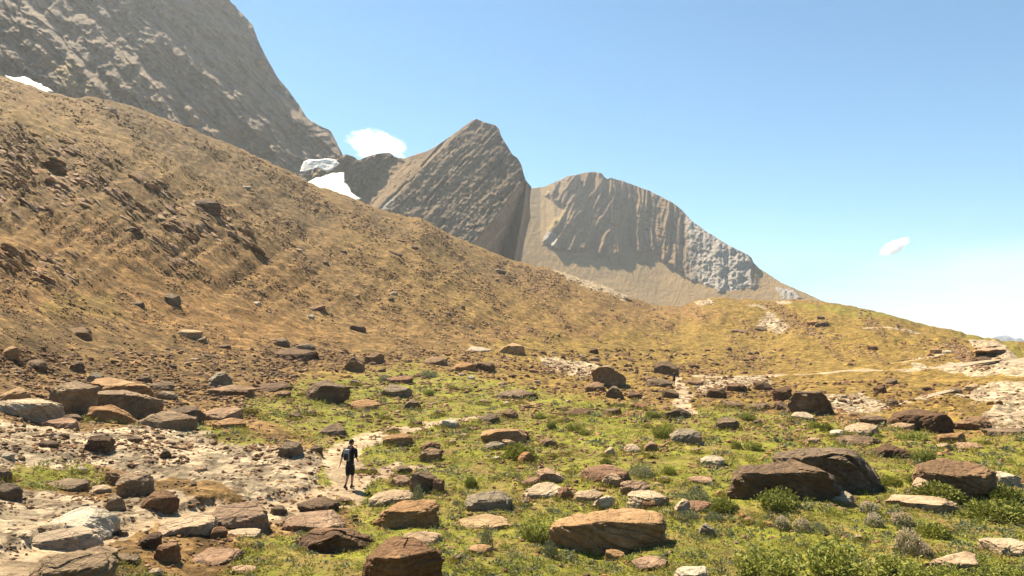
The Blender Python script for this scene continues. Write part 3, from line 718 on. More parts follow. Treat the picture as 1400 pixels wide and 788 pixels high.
# big ones of the foreground
K(760, 694, 911, 758, 'b', 'o', 'long overhanging boulder with tan top and dark shaded front in the grass', 'long overhanging boulder', [(762, 756), (760, 728), (768, 716), (802, 702), (832, 695), (886, 694), (903, 704), (911, 722), (909, 740), (900, 752)], .74, .75)
K(497, 734, 593, 806, 'b', 'b', 'big layered brown block cut off by the bottom edge of the photo', 'layered block at the bottom edge', [(497, 806), (498, 772), (508, 750), (528, 738), (571, 736), (588, 748), (593, 806)], .7, .8)
K(40, 757, 143, 815, 'b', 'b', 'dark brown boulder in the bottom corner beside the pale gravel path', 'bottom corner boulder', [(40, 812), (52, 788), (66, 760), (112, 758), (134, 764), (143, 780), (141, 815)], .6, .8)
K(1066, 606, 1198, 672, 'd', 'd', 'huge dark layered boulder, the larger upper one of the pair', 'huge layered boulder', [(1066, 640), (1068, 621), (1100, 610), (1146, 606), (1167, 612), (1180, 628), (1190, 648), (1198, 670), (1066, 672)], .75, .8)
K(1012, 627, 1144, 684, 'd', 'd', 'low dark boulder leaning in front of the huge layered boulder', 'low dark boulder', [(1012, 682), (1013, 655), (1022, 638), (1050, 633), (1098, 629), (1128, 644), (1144, 668), (1140, 684)], .8, .6)
K(1258, 622, 1352, 682, 'd', 'b', 'craggy brown boulder standing behind the leafy green shrub', 'craggy brown boulder', [(1258, 682), (1258, 650), (1264, 636), (1292, 623), (1322, 626), (1348, 640), (1352, 682)], .6, .8)
K(1215, 558, 1299, 590, 'd', 'd', 'wide dark rounded boulder in front of the pale rock slabs', 'wide dark rounded boulder', None, .6)
K(1077, 531, 1139, 568, 'b', 'd', 'dark square-topped boulder with a flat sunlit cap', 'square-topped dark boulder', [(1077, 568), (1078, 548), (1092, 534), (1118, 532), (1132, 548), (1139, 568)], .85)
K(1058, 526, 1083, 548, 'b', 'd', 'dark block touching the square-topped boulder')
K(812, 497, 855, 529, 't', 'b', 'pointed brown boulder alone between the grass and the bare slope', 'pointed brown boulder', [(812, 529), (814, 508), (834, 497), (843, 504), (855, 524), (855, 529)], .8)
K(895, 491, 927, 513, 'b', 'd', 'dark boulder beside the distant walker', 'dark boulder by the distant walker')
K(418, 520, 472, 549, 'd', 'd', 'dark red-brown rounded boulder alone on the green turf', 'lone rounded turf boulder', [(418, 549), (417, 540), (434, 523), (452, 520), (470, 527), (472, 537), (466, 549)], .75)
K(467, 487, 501, 509, 't', 'b', 'small pointed boulder above the lone rounded one', 'small pointed boulder')
# split cluster
K(75, 515, 127, 567, 'b', 'b', 'dark left block of the large split boulder', 'split boulder', [(75, 567), (75, 528), (84, 522), (106, 514), (126, 517), (127, 567)], .75, .9)
K(132, 512, 209, 545, 'r', 'o', 'long sunlit upper slab of the large split boulder', 'upper slab of the split boulder', [(132, 545), (134, 514), (152, 513), (196, 526), (209, 537), (208, 545)], .6, .8)
K(122, 527, 212, 569, 'b', 'b', 'front block of the large split boulder with orange top', 'front block of the split boulder', [(123, 566), (123, 535), (130, 528), (170, 532), (205, 544), (212, 550), (208, 567), (185, 569)], .68, .7)
K(121, 509, 141, 526, 'b', 'g', 'small grey chunk wedged on top of the split boulder')
K(119, 551, 189, 579, 'l', 'o', 'sunlit leaning slab propped before the split boulder', None, None, .6, .6)
K(190, 560, 266, 586, 'd', 'b', 'low rounded brown boulder at the end of the split boulder pile', 'low rounded pile boulder', None, .5, .6)
K(221, 552, 280, 582, 'd', 'd', 'dark hump behind the low rounded pile boulder')
K(279, 555, 331, 574, 's', 't', 'tan flat-topped rock at the right end of the boulder pile', 'tan pile-end rock')
K(294, 571, 336, 586, 's', 'o')
K(-10, 544, 79, 573, 'b', 't', 'long pale-topped boulder cut by the left edge of the photo', 'left edge boulder', None, .7, .6)
K(-4, 528, 38, 550, 'r', 'o'); K(56, 540, 76, 556, 'r', 'o'); K(84, 566, 111, 577, 'd', 'd'); K(62, 571, 104, 586, 's', 'r')
K(280, 507, 322, 529, 't', 'g', 'grey pointed rock on the stony slope edge', 'grey pointed rock'); K(286, 524, 343, 541, 's', 'b'); K(95, 492, 116, 509, 'd', 'd', 'dark round rock uphill of the split boulder'); K(31, 491, 62, 505, 's', 'd')
K(240, 447, 273, 461, 's', 'o', 'tilted orange slab on the lower scree slope', 'tilted scree slab', None, .5); K(266, 460, 283, 468, 's', 'b'); K(294, 470, 316, 477, 's', 'd'); K(90, 446, 123, 460, 's', 'b'); K(-4, 472, 23, 488, 'r', 'o')
K(187, 513, 207, 523, 'd', 'd'); K(203, 519, 237, 535, 's', 'd'); K(214, 533, 240, 546, 'd', 'b')
K(173, 596, 193, 606, 'd', 'd'); K(118, 593, 153, 619, 'b', 'd', 'dark craggy rock standing out of the pale bedrock', 'dark craggy rock'); K(57, 601, 79, 612, 's', 'd'); K(215, 614, 235, 628, 't', 'd', 'small dark rock on the open pale bedrock'); K(225, 400, 246, 416, 'b', 'd', 'dark block alone on the orange scree', 'dark scree block'); K(178, 410, 197, 418, 's', 'd')
# lower left
K(163, 645, 210, 680, 'b', 'b', 'brown block with shrubby moss beside the bedrock', 'mossy brown block', None, .75); K(144, 639, 180, 661, 'l', 'b'); K(122, 661, 149, 675, 'r', 't'); K(147, 671, 173, 698, 'l', 'b'); K(192, 671, 240, 698, 'd', 'b', 'brown rock with a pale leaning flake', None)
K(214, 706, 290, 732, 'b', 't', 'flat-topped pale slab with dark front at the path edge', 'flat-topped pale slab', [(214, 732), (216, 722), (246, 712), (286, 706), (290, 710), (288, 731)], .62, .9)
K(284, 684, 366, 724, 'd', 'r', 'broad smooth mauve-brown hump of rock', 'mauve-brown hump', None, .3, .9)
K(184, 728, 219, 750, 'r', 'd'); K(211, 742, 244, 769, 'b', 'b', 'upright brown block in the grass near the path', 'upright brown block', None, .8); K(264, 753, 322, 773, 's', 'r', 'low reddish slab flush with the grass', 'low reddish slab', None, .3, 1.); K(113, 748, 156, 770, 's', 'b')
K(70, 698, 152, 732, 'd', 'p', 'domed pale bedrock lump beside the path', 'domed pale lump', None, .5, .9); K(30, 722, 133, 752, 'd', 'p', 'long pale slab lying along the path', 'long pale slab', None, .5, .7); K(62, 655, 114, 670, 's', 'd'); K(-6, 659, 26, 684, 'd', 'd'); K(312, 724, 354, 734, 's', 't'); K(288, 720, 309, 736, 'd', 'b'); K(203, 778, 222, 792, 'd', 't'); K(318, 773, 348, 785, 's', 't'); K(155, 758, 191, 772, 'l', 'd'); K(-10, 640, 14, 658, 'd', 'd')
# middle
K(373, 460, 397, 474, 'd', 'g', 'grey round boulder, the left of a near pair at the slope foot', 'grey slope-foot boulder'); K(402, 467, 430, 482, 'd', 'g', 'grey boulder partly behind the dark ledge'); K(367, 474, 436, 493, 's', 'd', 'long dark ledge below the two grey boulders', 'long dark ledge')
K(521, 524, 564, 543, 'd', 'g', 'grey-brown flat boulder on green turf'); K(527, 513, 563, 525, 's', 'r'); K(478, 546, 516, 561, 's', 'o', 'orange sunlit rock in the middle of the turf', 'orange turf rock'); K(547, 545, 579, 561, 't', 'd'); K(438, 581, 473, 596, 's', 'd', 'low dark slab behind the walking hiker', 'low dark slab'); K(382, 601, 416, 625, 'd', 'g', 'grey hump at the left edge of the path', 'grey hump'); K(349, 522, 395, 535, 's', 'd'); K(377, 533, 398, 546, 'b', 'b'); K(395, 563, 413, 574, 'd', 'd'); K(525, 591, 563, 611, 'b', 'o', 'cracked tan rock at the right edge of the path', 'cracked tan rock'); K(528, 582, 546, 593, 'd', 'o'); K(571, 601, 602, 619, 'r', 'b'); K(575, 611, 603, 632, 'b', 'b', 'front brown rock of a stacked pair'); K(660, 583, 723, 607, 'b', 'o', 'big tan-topped slab boulder in mid meadow', 'tan-topped meadow boulder', None, .75); K(661, 602, 689, 616, 's', 'g'); K(687, 597, 709, 614, 'l', 't'); K(682, 558, 708, 574, 'd', 'b'); K(657, 563, 683, 579, 's', 'd'); K(600, 571, 630, 586, 'd', 'p', 'pale cream rock at the far end of the path', 'pale path-end rock'); K(674, 531, 731, 545, 's', 'd', 'long dark slab in the yellow grass', 'long dark meadow slab'); K(649, 493, 677, 507, 'd', 'd'); K(676, 467, 716, 484, 'r', 'o', 'sloping sunlit rock at the foot of the bare slope', 'sloping slope-foot rock'); K(641, 473, 669, 481, 's', 'p'); K(499, 479, 526, 497, 'd', 'b'); K(479, 442, 501, 454, 'd', 'd'); K(575, 487, 610, 499, 's', 'b'); K(620, 493, 650, 507, 's', 'o')
K(543, 634, 567, 649, 'l', 'd'); K(560, 644, 598, 674, 'b', 'd', 'dark leaning block right of the path', 'dark leaning block', [(561, 666), (562, 648), (574, 644), (596, 656), (598, 674), (585, 674)], .8); K(592, 653, 607, 675, 'b', 'r'); K(506, 669, 567, 692, 's', 't', 'flat pale slab behind the big squared block', 'flat pale slab', None, .6); K(515, 684, 595, 722, 'b', 'o', 'big squared tan block lying in the grass', 'big squared block', [(515, 716), (520, 704), (542, 688), (560, 684), (590, 690), (595, 704), (592, 719), (560, 722), (517, 720)], .7, .7); K(388, 697, 466, 730, 's', 'r', 'broad flat tan slab with dark undercut', 'broad flat slab', None, .5, .9); K(407, 721, 504, 756, 'd', 'd', 'jagged dark ridge-backed rock in the grass', 'jagged dark rock', [(407, 752), (412, 738), (446, 722), (470, 724), (504, 744), (500, 750), (440, 756)], .8, .6); K(549, 727, 602, 746, 's', 't'); K(636, 671, 699, 698, 'd', 'g', 'grey-brown humped rock in open grass', 'grey-brown humped rock'); K(629, 705, 696, 723, 's', 'o', 'low tan wedge with shaded left end', 'low tan wedge', None, .4); K(640, 744, 672, 760, 's', 'o'); K(535, 649, 561, 665, 's', 'r'); K(408, 679, 460, 700, 's', 'd'); K(428, 686, 448, 702, 'd', 'd'); K(368, 691, 392, 705, 'd', 'd'); K(490, 638, 503, 647, 'd', 't', 'small tan stone on the path by the hiker'); K(503, 640, 516, 648, 'd', 'b'); K(515, 700, 527, 715, 't', 'd'); K(458, 680, 480, 690, 'd', 't')
# right of centre
K(733, 639, 775, 660, 'l', 't'); K(713, 653, 740, 665, 's', 'r'); K(718, 662, 769, 682, 's', 't', 'pale split slab in the stony patch'); K(760, 666, 784, 684, 't', 'r'); K(787, 669, 826, 687, 's', 't'); K(808, 675, 840, 697, 'r', 't'); K(795, 634, 859, 661, 's', 'r', 'thin layered reddish ledge in the grass', 'thin layered ledge', None, .3); K(823, 648, 849, 666, 'b', 't'); K(851, 655, 889, 677, 'b', 'r', 'red-brown block behind the tan flat-faced block', 'red-brown block'); K(858, 668, 914, 694, 'b', 't', 'tan flat-faced block right behind the overhanging boulder', 'tan flat-faced block'); K(880, 683, 900, 697, 'b', 'b'); K(920, 680, 942, 703, 'r', 't', 'tilted tan fin of rock pointing up right', 'tilted tan fin'); K(932, 685, 971, 699, 's', 'r'); K(950, 716, 981, 734, 't', 'g', 'small grey triangular rock in scrubby plants', 'small grey triangular rock'); K(1000, 653, 1016, 669, 't', 't'); K(940, 650, 979, 663, 's', 'r', 'pinkish flat slab in the meadow'); K(827, 752, 853, 766, 's', 'o'); K(866, 761, 910, 780, 's', 'r', 'flat reddish rock in front of the overhanging boulder'); K(924, 774, 970, 796, 'd', 'p', 'pale lump at the bottom edge of the photo'); K(958, 621, 990, 636, 's', 'p', 'pale cream slab on the turf', 'pale cream slab'); K(918, 585, 960, 608, 'b', 'g', 'grey boulder beside the tall dark green plants', 'grey meadow boulder'); K(877, 602, 898, 617, 'r', 'b'); K(854, 607, 875, 621, 's', 't'); K(737, 598, 762, 612, 'd', 'b'); K(707, 617, 733, 634, 't', 'o', 'sunlit three-sided rock beside a dark bush'); K(699, 587, 724, 605, 'd', 'd'); K(824, 612, 840, 624, 'r', 't')
K(885, 516, 917, 529, 's', 'd'); K(824, 526, 853, 545, 't', 'd'); K(800, 521, 828, 535, 's', 'b'); K(907, 556, 947, 574, 't', 'd', 'dark angular boulder below the second walker', 'dark angular boulder'); K(825, 557, 849, 568, 'd', 'd'); K(773, 559, 807, 569, 's', 'd'); K(699, 533, 734, 546, 's', 'd'); K(977, 569, 1012, 588, 'd', 'd'); K(1029, 572, 1042, 583, 'd', 'd'); K(965, 528, 993, 545, 'd', 'd'); K(990, 523, 1021, 535, 'd', 'd'); K(1029, 520, 1060, 535, 'l', 'd'); K(805, 475, 819, 484, 'd', 'd', 'small dark rock alone high on the dry grass', 'lone dark rock'); K(941, 496, 958, 504, 'l', 'd', 'dark sloping rock above the thin trail', 'sloping rock above the trail'); K(699, 469, 716, 482, 'b', 'b'); K(902, 532, 927, 545, 'd', 'd'); K(933, 517, 960, 527, 's', 'b'); K(857, 535, 879, 547, 'd', 'd'); K(861, 549, 886, 560, 's', 'r'); K(983, 548, 1016, 558, 's', 'd'); K(1021, 551, 1049, 561, 's', 'd'); K(1056, 549, 1079, 561, 's', 'd')
# far right
K(1176, 566, 1213, 581, 'd', 'd'); K(1295, 568, 1348, 588, 'r', 'b', 'brown wedge beside the wide dark rounded boulder', 'brown wedge'); K(1348, 581, 1406, 596, 's', 'd', 'dark low slab below the pale right-hand bedrock'); K(1156, 576, 1197, 595, 's', 't', 'sunlit tan slab in the boulder patch', 'sunlit tan slab'); K(1217, 576, 1249, 588, 's', 't'); K(1285, 589, 1318, 607, 'b', 'o', 'orange square block on the turf', 'orange square block'); K(1134, 587, 1155, 598, 'd', 'p', 'white-topped stone before a dark slab'); K(1148, 593, 1198, 610, 's', 'd', 'long dark slab behind the huge layered boulder', 'long dark right slab'); K(1194, 606, 1239, 626, 'd', 'd'); K(1308, 604, 1340, 616, 's', 't'); K(1280, 606, 1298, 615, 's', 't'); K(1082, 563, 1113, 574, 's', 'p', 'pale thin slab under the square-topped boulder'); K(1195, 526, 1211, 538, 'b', 'd', 'dark cube-like rock on the open dry grass', 'dark cube-like rock'); K(1209, 517, 1226, 527, 's', 'd'); K(1314, 523, 1338, 535, 'r', 'o', 'orange rock near the pale slabs', 'orange rock near the slabs'); K(1298, 529, 1316, 538, 'd', 'd'); K(1261, 527, 1273, 535, 'd', 'd'); K(1270, 474, 1287, 484, 'd', 'o', 'round tan boulder on the far hill shoulder', 'round hill boulder'); K(1287, 478, 1300, 484, 's', 'p', 'flat white stone on the far hill shoulder'); K(1332, 486, 1352, 497, 's', 'd'); K(1211, 544, 1227, 556, 'd', 'd'); K(1348, 643, 1390, 663, 'd', 'p', 'knobbly white rock next to the craggy brown boulder', 'knobbly white rock'); K(1219, 678, 1303, 699, 's', 't', 'flat tan rock slab on the turf in front of the craggy boulder', 'flat tan turf slab', None, .5, .7); K(1246, 651, 1291, 680, 'l', 't', 'curved tan rim of rock in front of the craggy boulder'); K(1344, 733, 1408, 759, 's', 't', 'long tan slab at the right edge of the photo', 'right edge slab', None, .5); K(1270, 754, 1330, 784, 'r', 't', 'tan rock half hidden by bottom plants'); K(1133, 671, 1165, 688, 's', 'g'); K(1097, 596, 1121, 609, 'r', 't'); K(1103, 437, 1120, 446, 'b', 'o', 'tan block on the green hill', 'tan hill block'); K(1030, 446, 1048, 454, 's', 'd')
# on the big slope
K(1115, 438, 1134, 447, 'd', 'd'); K(1186, 471, 1200, 479, 'd', 'd'); K(716, 343, 734, 359, 'b', 'p')
HR.pop()
for x, y, w_, h_, sh, ti in [(445, 362, 12, 7, 'd', 'd'), (408, 344, 11, 5, 's', 't'), (567, 342, 10, 7, 'd', 'd'), (540, 348, 18, 6, 's', 'd'), (683, 374, 16, 8, 'd', 'd'), (679, 385, 7, 5, 'd', 'r'), (538, 404, 12, 6, 'b', 'p'), (487, 407, 10, 5, 's', 'b'), (534, 412, 10, 7, 'd', 'd'), (430, 425, 26, 9, 's', 'b'), (633, 424, 6, 8, 'd', 'b'), (643, 449, 6, 4, 'd', 'p'), (612, 430, 7, 4, 's', 'd'), (350, 232, 8, 5, 's', 'p'), (335, 258, 16, 6, 's', 'p'), (232, 408, 20, 9, 's', 'd'), (547, 331, 12, 5, 's', 'r'), (470, 346, 8, 5, 'd', 'd'), (577, 406, 6, 4, 'd', 'd'), (762, 460, 9, 4, 's', 'd'), (148, 150, 20, 7, 's', 'p'), (282, 290, 34, 22, 'b', 'd'), (185, 322, 26, 16, 'l', 'd'), (72, 232, 36, 16, 'l', 'b'), (855, 410, 9, 5, 'd', 'd'), (1122, 437, 10, 6, 'b', 'd'), (1012, 455, 22, 5, 's', 'd'), (350, 418, 12, 6, 's', 'p'), (425, 436, 12, 7, 'd', 'p')]:
    K(x - w_ / 2, y - h_, x + w_ / 2, y, sh, ti)
HB = np.array([(h['x0'], h['y0'], h['x1'], h['y1']) for h in HR], float)
# further stones among them, seen smaller
def free_spot(px, py, w, h, boxes, k=.6):
    x0, y0, x1, y1 = px - w * k, py - h, px + w * k, py
    return not np.any((boxes[:, 0] < x1) & (boxes[:, 2] > x0) & (boxes[:, 1] < y1) & (boxes[:, 3] > y0))
boxes = HB.copy()
WALK = [(478, 668), (922, 527)]
tries = 0
NTOT = 296
while len(HR) < NTOT and tries < 6000:
    tries += 1
    px = rng.uniform(8, 1392); py = 486 + 290 * rng.beta(1.15, 1.9)
    if fbm2(np.array([px / 90.]), np.array([py / 34.]), 2, 77)[0] < .06: continue
    if px > 1060 and py < 545 and rng.random() < .8: continue
    w_ = rng.uniform(9, 17) * (.75 + .5 * (py - 486) / 290); h_ = w_ * rng.uniform(.38, .7)
    if not free_spot(px, py, w_, h_, boxes) or any(abs(px - a) < 30 and -40 < b - py < 90 for a, b in WALK): continue
    sh = rng.choice(list('bsldrt'), p=[.2, .3, .12, .16, .12, .1])
    HR.append(dict(x0=px - w_ / 2, y0=py - h_, x1=px + w_ / 2, y1=py, sh=sh, ti=rng.choice(list('boptdrg'), p=[.2, .14, .08, .17, .2, .12, .09]), label=None, short=None, outline=None, ft=None, df=.8))
    boxes = np.concatenate([boxes, [[px - w_ / 2, py - h_, px + w_ / 2, py]]])
ROCKS = []
bx = np.array([((h['x0'] + h['x1']) / 2, h['y1']) for h in HR])
hx, hy, hz, hr, hok, hiu, hk = hit(bx[:, 0], np.minimum(bx[:, 1], 812))
for i, h in enumerate(HR):
    sc_ = math.hypot(hx[i], hy[i]) / FH * math.sqrt(1 + ((bx[i, 0] - CX) / FH) ** 2) / math.sqrt(1 + ((bx[i, 0] - CX) / FH) ** 2)
    Yd = hy[i]                                              # forward distance gives the scale
    mpp = Yd / FH
    w_ = (h['x1'] - h['x0']) * mpp; H = (h['y1'] - h['y0']) * mpp
    dep = w_ * h['df'] * (.75 if h['sh'] in 'bdt' else .9); dep = min(dep, 2.2 * H + .5 * w_)
    sl = max(.03, -hz[i] / hr[i]) if hz[i] < 0 else .05
    ht = max(.45 * H, H - .55 * dep * sl)
    az_ = math.atan2(hx[i], hy[i]); off = dep * .42
    cx_, cy_ = hx[i] + off * math.sin(az_), hy[i] + off * math.cos(az_)
    emb = .42 * ht + .04
    big = h['x1'] - h['x0']
    sub = 6 if big > 85 else 5 if big > 34 else 4 if big > 15 else 3
    P, T = rock_verts((w_ * 1.02, dep, ht), h['sh'], 1000 + i * 7, sub, h['outline'], h['ft'])
    # stretch the foot down into the ground
    low = P[:, 2] < 0
    P[low, 2] -= emb * np.clip(-P[low, 2] / (ht * .5), 0, 1.2)
    P[:, 2] += ht * .42
    me = np_mesh('boulder', P, tris=T, smooth=False)
    nm = 'boulder' if big > 30 else 'stone'
    gzc = float(gz(cx_, cy_)[0]); zz = min(hz[i] + .02, .5 * (hz[i] + gzc) + .02) if gzc < hz[i] + .3 else hz[i]
    o = add_mesh(nm, me, RM[h['ti']], loc=(cx_, cy_, zz))
    o.rotation_euler = (rng.uniform(-.08, .1), rng.uniform(-.2, .2) if (h['label'] is None and big < 34) else 0, -az_)
    h['obj'] = o; h['w'] = w_; h['px'] = bx[i, 0]; h['py'] = (h['y0'] + h['y1']) / 2; h['big'] = big
    o['group'] = 'boulders in the basin and on the slope' if nm == 'boulder' else 'loose stones among the boulders'
    o['category'] = nm
# labels: own words for the conspicuous ones, the rest told by their look and the conspicuous rock they lie beside
LM = [h for h in HR if h['short']]
LM += [dict(short='walking hiker', px=478, py=640, big=40), dict(short='distant walker', px=922, py=520, big=20),
       dict(short='thin trail bend', px=1150, py=507, big=30), dict(short='highest snow patch', px=40, py=115, big=60), dict(short='lower snow patch', px=452, py=255, big=50)]
seen = {h['label'] for h in HR if h['label']}
pend = {}
def relation(h, l):
    dx = h['px'] - l['px']; dy = (h['py'] - l['py']) * 1.7
    if abs(dx) > abs(dy): return 'right of' if dx > 0 else 'left of'
    return 'below' if dy > 0 else 'above'
def sizeword(h): return 'tiny' if h['big'] < 10 else 'small' if h['big'] < 20 else 'medium' if h['big'] < 45 else 'large'
for h in HR:
    if h['label']: continue
    l = min((l for l in LM if l is not h), key=lambda l: math.hypot(h['px'] - l['px'], (h['py'] - l['py']) * 1.7))
    h['lm'] = l; h['dist'] = math.hypot(h['px'] - l['px'], (h['py'] - l['py']) * 1.7)
    pend.setdefault((sizeword(h), TINT[h['ti']][0], SHAPEW[h['sh']], h['obj']['category'], relation(h, l), l['short']), []).append(h)
ORD = ['closest', 'second closest', 'third closest', 'fourth closest', 'fifth closest', 'sixth closest']
for key, hs in pend.items():
    sz, ti, shw, nm, rel, short = key
    hs.sort(key=lambda h: h['dist'])
    for k, h in enumerate(hs):
        h['label'] = f"{sz} {shw} {ti} {nm} {rel} the {short}" if len(hs) == 1 else f"{sz} {shw} {ti} {nm} {rel} the {short}, {ORD[min(k, 5)]} such"
for h in HR: h['obj']['label'] = h['label']

# loose rubble that nobody could count
def rubble(N, sampler, size_px, sub, seed, mats, flat=(.35, .8), shape_rot=0.):
    rg = np.random.default_rng(seed)
    px, py = sampler(rg, N)
    x, y, z, r, ok, iu, k = hit(px, py)
    tr = qmask(m_trail, iu, k)
    keep = ok & (py > 95) & ((tr < .5) | (rg.random(len(px)) < .65))
    x, y, z, px, py = x[keep], y[keep], z[keep], px[keep], py[keep]; N = len(x)
    var = []
    for v in range(14):
        P, T = rock_verts((1, rg.uniform(.6, .95), rg.uniform(*flat)), rg.choice(list('bsldrt')), seed * 50 + v, sub, rough=1.2); var.append((P, T))
    for i in range(N):
        P, T = var[rg.integers(14)]
        sz = (y[i] / FH) * math.exp(rg.uniform(math.log(size_px[0]), math.log(size_px[1])))
        a = rg.uniform(0, 6.283); ca, sa = math.cos(a), math.sin(a)
        Q = P * sz * np.array([rg.uniform(.8, 1.3), 1, rg.uniform(.7, 1.2)])
        tl = rg.uniform(-.3, .3); Q = np.stack([Q[:, 0], Q[:, 1] - tl * Q[:, 2], Q[:, 2] + tl * Q[:, 1]], 1)
        Q = np.stack([Q[:, 0] * ca - Q[:, 1] * sa, Q[:, 0] * sa + Q[:, 1] * ca, Q[:, 2]], 1) + (x[i], y[i], z[i] + sz * .06)
        RUB_V.append(Q); RUB_T.append(T + RUB_N[0]); RUB_N[0] += len(Q); RUB_M.append(np.full(len(T), 'bodtpr'.index(mats[i % len(mats)]), np.int32))
RUB_V, RUB_T, RUB_M, RUB_N = [], [], [], [0]
def basin_s(rg, N):
    px = rg.uniform(-200, 1620, N * 3); py = 478 + 330 * rg.beta(1.05, 1.9, N * 3)
    f = fbm2(px / 80., py / 30., 3, 79) + .10 * (px < 420) + .14 * (py < 545) * (px < 1060) + rg.uniform(-.2, .2, N * 3)
    ok = (f > .01) & ~((px > 1060) & (py < 535) & (rg.random(N * 3) < .85))
    return px[ok][:N], py[ok][:N]
def slope_s(rg, N):
    px = rg.uniform(-190, 1350, N * 4); top = np.interp(px, [p[0] for p in sky_px], [p[1] for p in sky_px]); py = top + 3 + (505 - top) * rg.random(N * 4)
    f = fbm2((px * .8 + py * .6) / 90., (py * .8 - px * .6) / 26., 3, 81) + rg.uniform(-.16, .16, N * 4) + .1 * (px < 120) * (py > 380) - .25 * (px > 780)
    ok = (f > .06) & (py < 520)
    return px[ok][:N], py[ok][:N]
def around_s(rg, N):
    k = rg.integers(0, len(HB), N); w = HB[k, 2] - HB[k, 0]; a = rg.normal(0, 1, (N, 2))
    px = (HB[k, 0] + HB[k, 2]) / 2 + a[:, 0] * (w * .55 + 5); py = HB[k, 3] - .1 * w + a[:, 1] * (.16 * w + 4)
    ok = (py > 486) & (py < 800)
    return px[ok], py[ok]
rubble(7000, around_s, (2.4, 8.5), 3, 25, 'btdobr')
def mid_s(rg, N):
    px = rg.uniform(-60, 1180, N * 4); py = 482 + 150 * rg.beta(1.3, 1.6, N * 4)
    f = fbm2(px / 70., py / 20., 3, 86) + .08 * (px < 420) + rg.uniform(-.12, .12, N * 4)
    ok = (f > .10) & ~((px > 1000) & (py < 520))
    return px[ok][:N], py[ok][:N]
rubble(2600, mid_s, (3.5, 9.), 3, 32, 'obtodb')
rubble(3000, basin_s, (4., 10.), 3, 21, 'btdodr')
rubble(10500, basin_s, (2.2, 6.), 2, 23, 'btdobr')
rubble(7000, slope_s, (2.4, 5.5), 2, 22, 'btotbt')
rubble(46000, slope_s, (1.0, 2.8), 1, 24, 'bttotb')
# beds of rock cropping out of the slope, dipping to the right
def outcrop(N, seed, bx_=(-60, 440, 150, 410), mk=None, step=(9, 4, 9), tints='tbotb', Ls=(5, 24), thk=(.16, .4)):
    rg = np.random.default_rng(seed); mk = m_rib if mk is None else mk
    px = rg.uniform(bx_[0], bx_[1], N * 6); py = rg.uniform(bx_[2], bx_[3], N * 6)
    x, y, z, r, ok, iu, k = hit(px, py)
    keep = ok & (qmask(mk, iu, k) * (.55 + fbm2((px * .82 + py * .57) / 60., (py * .82 - px * .57) / 14., 3, 83)) > rg.uniform(.2, .8, len(px)))
    px, py, x, y, z = [a[keep][:N] for a in (px, py, x, y, z)]
    dx_ = rg.uniform(step[1], step[2], len(px)); x2, y2, z2, *_ = hit(px + step[0], py + dx_)
    var = [rock_verts((1, 1, 1), rg.choice(list('bsl')), seed * 50 + v, 3, rough=1.3) for v in range(12)]
    for i in range(len(px)):
        e = np.array([x2[i] - x[i], y2[i] - y[i], z2[i] - z[i]]); e /= np.linalg.norm(e) + 1e-9
        f = np.cross([0, 0, 1.], e); f /= np.linalg.norm(f); g = np.cross(e, f)
        P, T = var[rg.integers(12)]; L = y[i] / FH * math.exp(rg.uniform(math.log(Ls[0]), math.log(Ls[1])))
        th = min(L * rg.uniform(*thk), 3.2 * y[i] / FH * 2)
        Q = P[:, :1] * L * .5 * e * 2 + P[:, 1:2] * L * .4 * f + P[:, 2:] * th * g + np.array([x[i], y[i], z[i] + th * .1])
        RUB_V.append(Q); RUB_T.append(T + RUB_N[0]); RUB_N[0] += len(Q); RUB_M.append(np.full(len(T), 'bodtpr'.index(tints[i % len(tints)]), np.int32))
outcrop(850, 27, tints='ttobt')
outcrop(12, 29, (1235, 1440, 470, 606), m_pale, (9, -4, -1), 'pppt', (26, 110), (.03, .07))
outcrop(60, 30, (940, 1090, 405, 456), m_pale, (9, 2, 5), 'pptp', (5, 18), (.1, .3))
def band_s(rg, N):
    k = rg.integers(0, 4, N); lo = np.array([(690, 930, 0, 26), (1000, 1150, 436, 464), (1225, 1340, 466, 494), (480, 740, 0, 40)], float)[k]
    px = lo[:, 0] + (lo[:, 1] - lo[:, 0]) * rg.random(N); top = np.interp(px, [p[0] for p in sky_px], [p[1] for p in sky_px])
    py = np.where(lo[:, 2] < 1, top + 4 + lo[:, 3] * rg.random(N) ** 1.3, lo[:, 2] + (lo[:, 3] - lo[:, 2]) * rg.random(N))
    ok = fbm2(px / 30., py / 9., 3, 85) > -.05
    return px[ok], py[ok]
rubble(1500, band_s, (1.4, 5.5), 2, 31, 'dbtpbd')
def lime_s(rg, N):
    px = rg.uniform(-60, 470, N * 4); py = rg.uniform(572, 800, N * 4)
    _, _, _, _, ok, iu, k = hit(px, py)
    keep = ok & (qmask(m_pale, iu, k) > .55) & (fbm2(px / 40., py / 18., 3, 84) > -.1)
    return px[keep][:N], py[keep][:N]
rubble(160, lime_s, (3., 12.), 3, 28, 'ptbp', (.25, .5))
me = np_mesh('rubble', np.concatenate(RUB_V), tris=np.concatenate(RUB_T), smooth=False)
for k in 'bodtpr': me.materials.append(RM[k])
me.polygons.foreach_set('material_index', np.concatenate(RUB_M)); me.update()
tag(add_mesh('rubble', me), 'brown and tan rubble scattered over turf and scree', None, None, 'stuff')
del RUB_V, RUB_T, RUB_M

